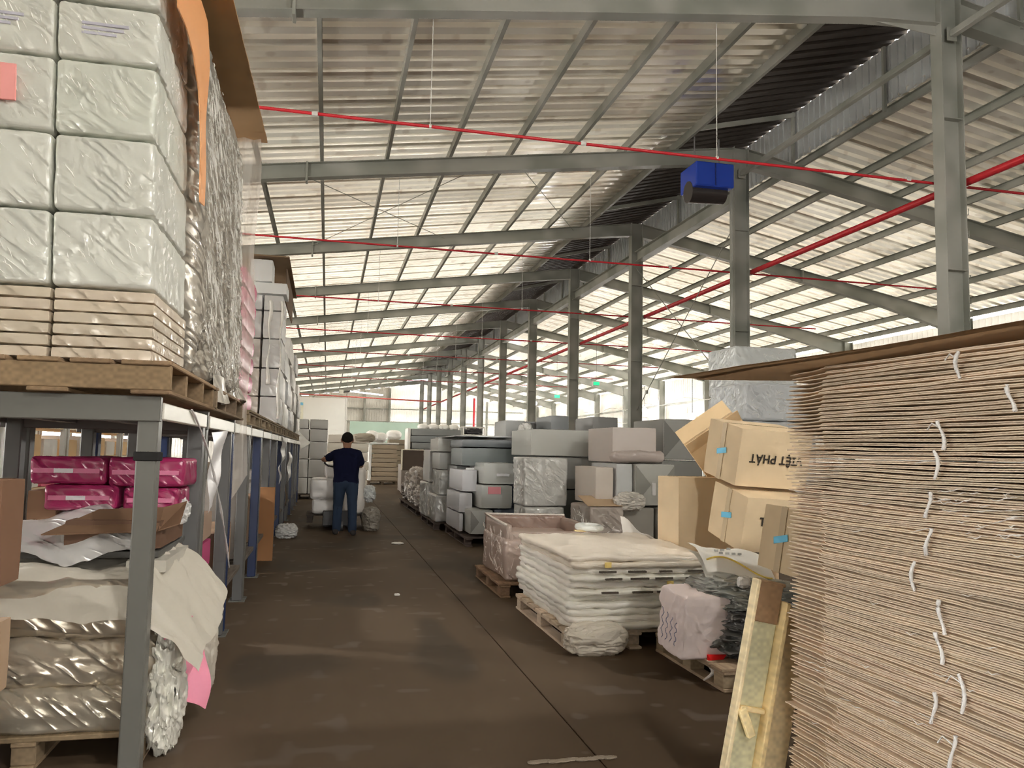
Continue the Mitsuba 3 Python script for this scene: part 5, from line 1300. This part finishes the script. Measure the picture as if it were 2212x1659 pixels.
add("tube", tube([(1.45, 60.0, 5.72), (3.9, 60.0, 5.52)], 0.055, 10), "m_matte", (0.9, 0.9, 0.9), parent=k, emit=(14, 14, 13))
add("gear_box", box(0.7, 1.02, 59.9, 60.1, 5.45, 5.8, 0.02), "m_paint", (0.80, 0.80, 0.74), parent=k)
add("bracket", tube([(1.0, 60.0, 5.65), (1.5, 60.0, 5.74)], 0.07, 8), "m_paint", (0.1, 0.1, 0.1), parent=k)
add("arm", tube([(1.3, 62.0, 5.45), (1.3, 60.0, 5.7)], 0.03, 8), "m_paint", (0.3, 0.3, 0.3), parent=k)
add("hanger", tube([(1.3, 60.0, 5.7), (1.3, 60.0, 6.9)], 0.015, 6), "m_paint", (0.3, 0.3, 0.3), parent=k)
for (x, y, z, l) in ((12.35, 36.0, 4.78, "small green glowing exit sign, upper one, high between the third and fourth columns"), (12.15, 42.0, 4.55, "small green glowing exit sign, lower one, beside the fourth column")):
    k = thing("exit_sign", l, "exit sign")
    add("housing", box(x - 0.16, x + 0.16, y, y + 0.06, z - 0.09, z + 0.09, 0.01), "m_paint", (0.55, 0.6, 0.58), parent=k)
    add("lit_face", box(x - 0.145, x + 0.145, y - 0.012, y - 0.002, z - 0.075, z + 0.075, 0.002), "m_matte", (0.1, 0.6, 0.4), parent=k, emit=(0.0, 0.45, 0.12))
    add("hanger_rod", tube([(x, y + 0.03, z + 0.09), (x, y + 0.03, raf_top_r(x) + 0.172)], 0.008, 5), "m_matte", (0.2, 0.2, 0.2), parent=k)
k = thing("blue_unit", "blue metal box with a dark rounded underside hung below the ridge", "ventilation unit")
add("case", box(7.02, 7.86, 14.45, 15.2, 6.86, 7.36, 0.02), "m_paint", (0.02, 0.06, 0.42), parent=k)
add("seam", box(7.43, 7.45, 14.435, 14.45, 6.88, 7.34, 0), "m_paint", (0.01, 0.02, 0.14), parent=k)
add("drum", tube([(7.02, 14.83, 6.82), (7.80, 14.83, 6.86)], 0.22, 20), "m_paint", (0.03, 0.025, 0.025), parent=k, smooth=30)
for x in (7.15, 7.7):
    add("hanger", tube([(x, 14.8, 7.36), (x, 14.8, 8.0)], 0.015, 6), "m_matte", (0.2, 0.2, 0.2), parent=k)

# red fire pipes
RED = (0.50, 0.02, 0.03)
k = thing("fire_main", "thick red fire main pipe running lengthwise behind the ridge columns", "pipe")
add("pipe", tube([(8.82, y, 5.42) for y in np.linspace(4.5, 79.0, 40)], 0.055, 12), "m_paint", RED, parent=k, smooth=True)
for y in FRAMES[1:]:
    add("clamp", tube([(8.82, y + 0.02, 5.42), (8.82, y + 0.08, 5.42)], 0.066, 10), "m_paint", (0.62, 0.62, 0.60), parent=k)
    add("bracket", box(8.69, 8.80, y - 0.02, y + 0.1, 5.40, 5.45, 0.002), "m_steel", parent=k)
PN = ["nearest the camera, with white couplings", "second", "third", "fourth", "fifth", "sixth", "seventh"]
for i, y in enumerate(FRAMES[2:9]):
    k = thing("branch_pipe", f"thin red sprinkler branch pipe across the aisle, {PN[i]}" + ("" if i == 0 else " from the camera"), "pipe")
    yy = y + 0.20
    add("pipe", tube([(-3.0, yy, 5.46), (8.8, yy, 5.43), (14.5, yy, 5.40)], 0.021 if i == 0 else 0.019, 8), "m_paint", RED if i < 4 else (0.36, 0.05, 0.05), parent=k, smooth=True)
    for x in ((-0.30, 3.1, 8.0) if i == 0 else (3.2, 7.0)):
        add("coupling", tube([(x - 0.035, yy, 5.45), (x + 0.035, yy, 5.45)], 0.034, 8), "m_paint", (0.72, 0.72, 0.70), parent=k)
    for x in ((1.10, 5.0) if i == 0 else (1.2, 5.2)):
        add("hanger_wire", tube([(x, yy, 5.46), (x, yy, raf_top_l(x) + 0.1)], 0.006, 5), "m_paint", (0.62, 0.62, 0.60), parent=k)
        add("clip", tube([(x - 0.015, yy, 5.455), (x + 0.015, yy, 5.455)], 0.028, 8), "m_paint", (0.75, 0.75, 0.72), parent=k)
k = thing("riser_pipe", "red riser pipe standing against the far right end", "pipe")
add("pipe", tube([(12.6, 70.0, 0.0), (12.6, 70.0, 6.2)], 0.09, 10), "m_paint", RED, parent=k, smooth=True)
add("sprinkler_line", tube([(-3.0, 61.6, 5.52), (8.5, 61.6, 5.25)], 0.05, 8), "m_paint", (0.55, 0.12, 0.1), smooth=True, label="red pipe crossing in front of the far end wall above the white partition", cat="pipe")
for q, z in enumerate((3.7, 4.6)):
    add("light_cable", tube([(19.6, y, z + 0.14 * math.cos(2 * math.pi * y / 6.0)) for y in np.linspace(22, 60, 60)], 0.02, 5), "m_matte", (0.75, 0.75, 0.70), smooth=True, label=f"pale cable strung along the right wall, {['lower', 'upper'][q]} one", cat="cable")
# small things on the floor
for (x, y, s, l) in ((0.72, 8.0, 0.05, "small white paper scrap on the floor in the middle of the aisle"), (1.10, 12.4, 0.16, "pale scuff of paper on the floor beyond the worker's right")):
    add("floor_scrap", crumple((x, y, 0.012), (s, s, 0.022), 3, 0.3, 3), "m_matte", (0.62, 0.60, 0.56), smooth=True, label=l, cat="paper scrap")
add("dust_ridge", cat_([crumple((0.98 + 0.045 * q, 3.66 + 0.006 * math.sin(q * 2), 0.006), (0.06, 0.03, 0.009), q, 0.35, 3) for q in range(9)]), "m_matte", (0.20, 0.165, 0.13), smooth=True, label="low ridge of dust and debris on the floor at the bottom edge", cat="debris", kind="stuff")
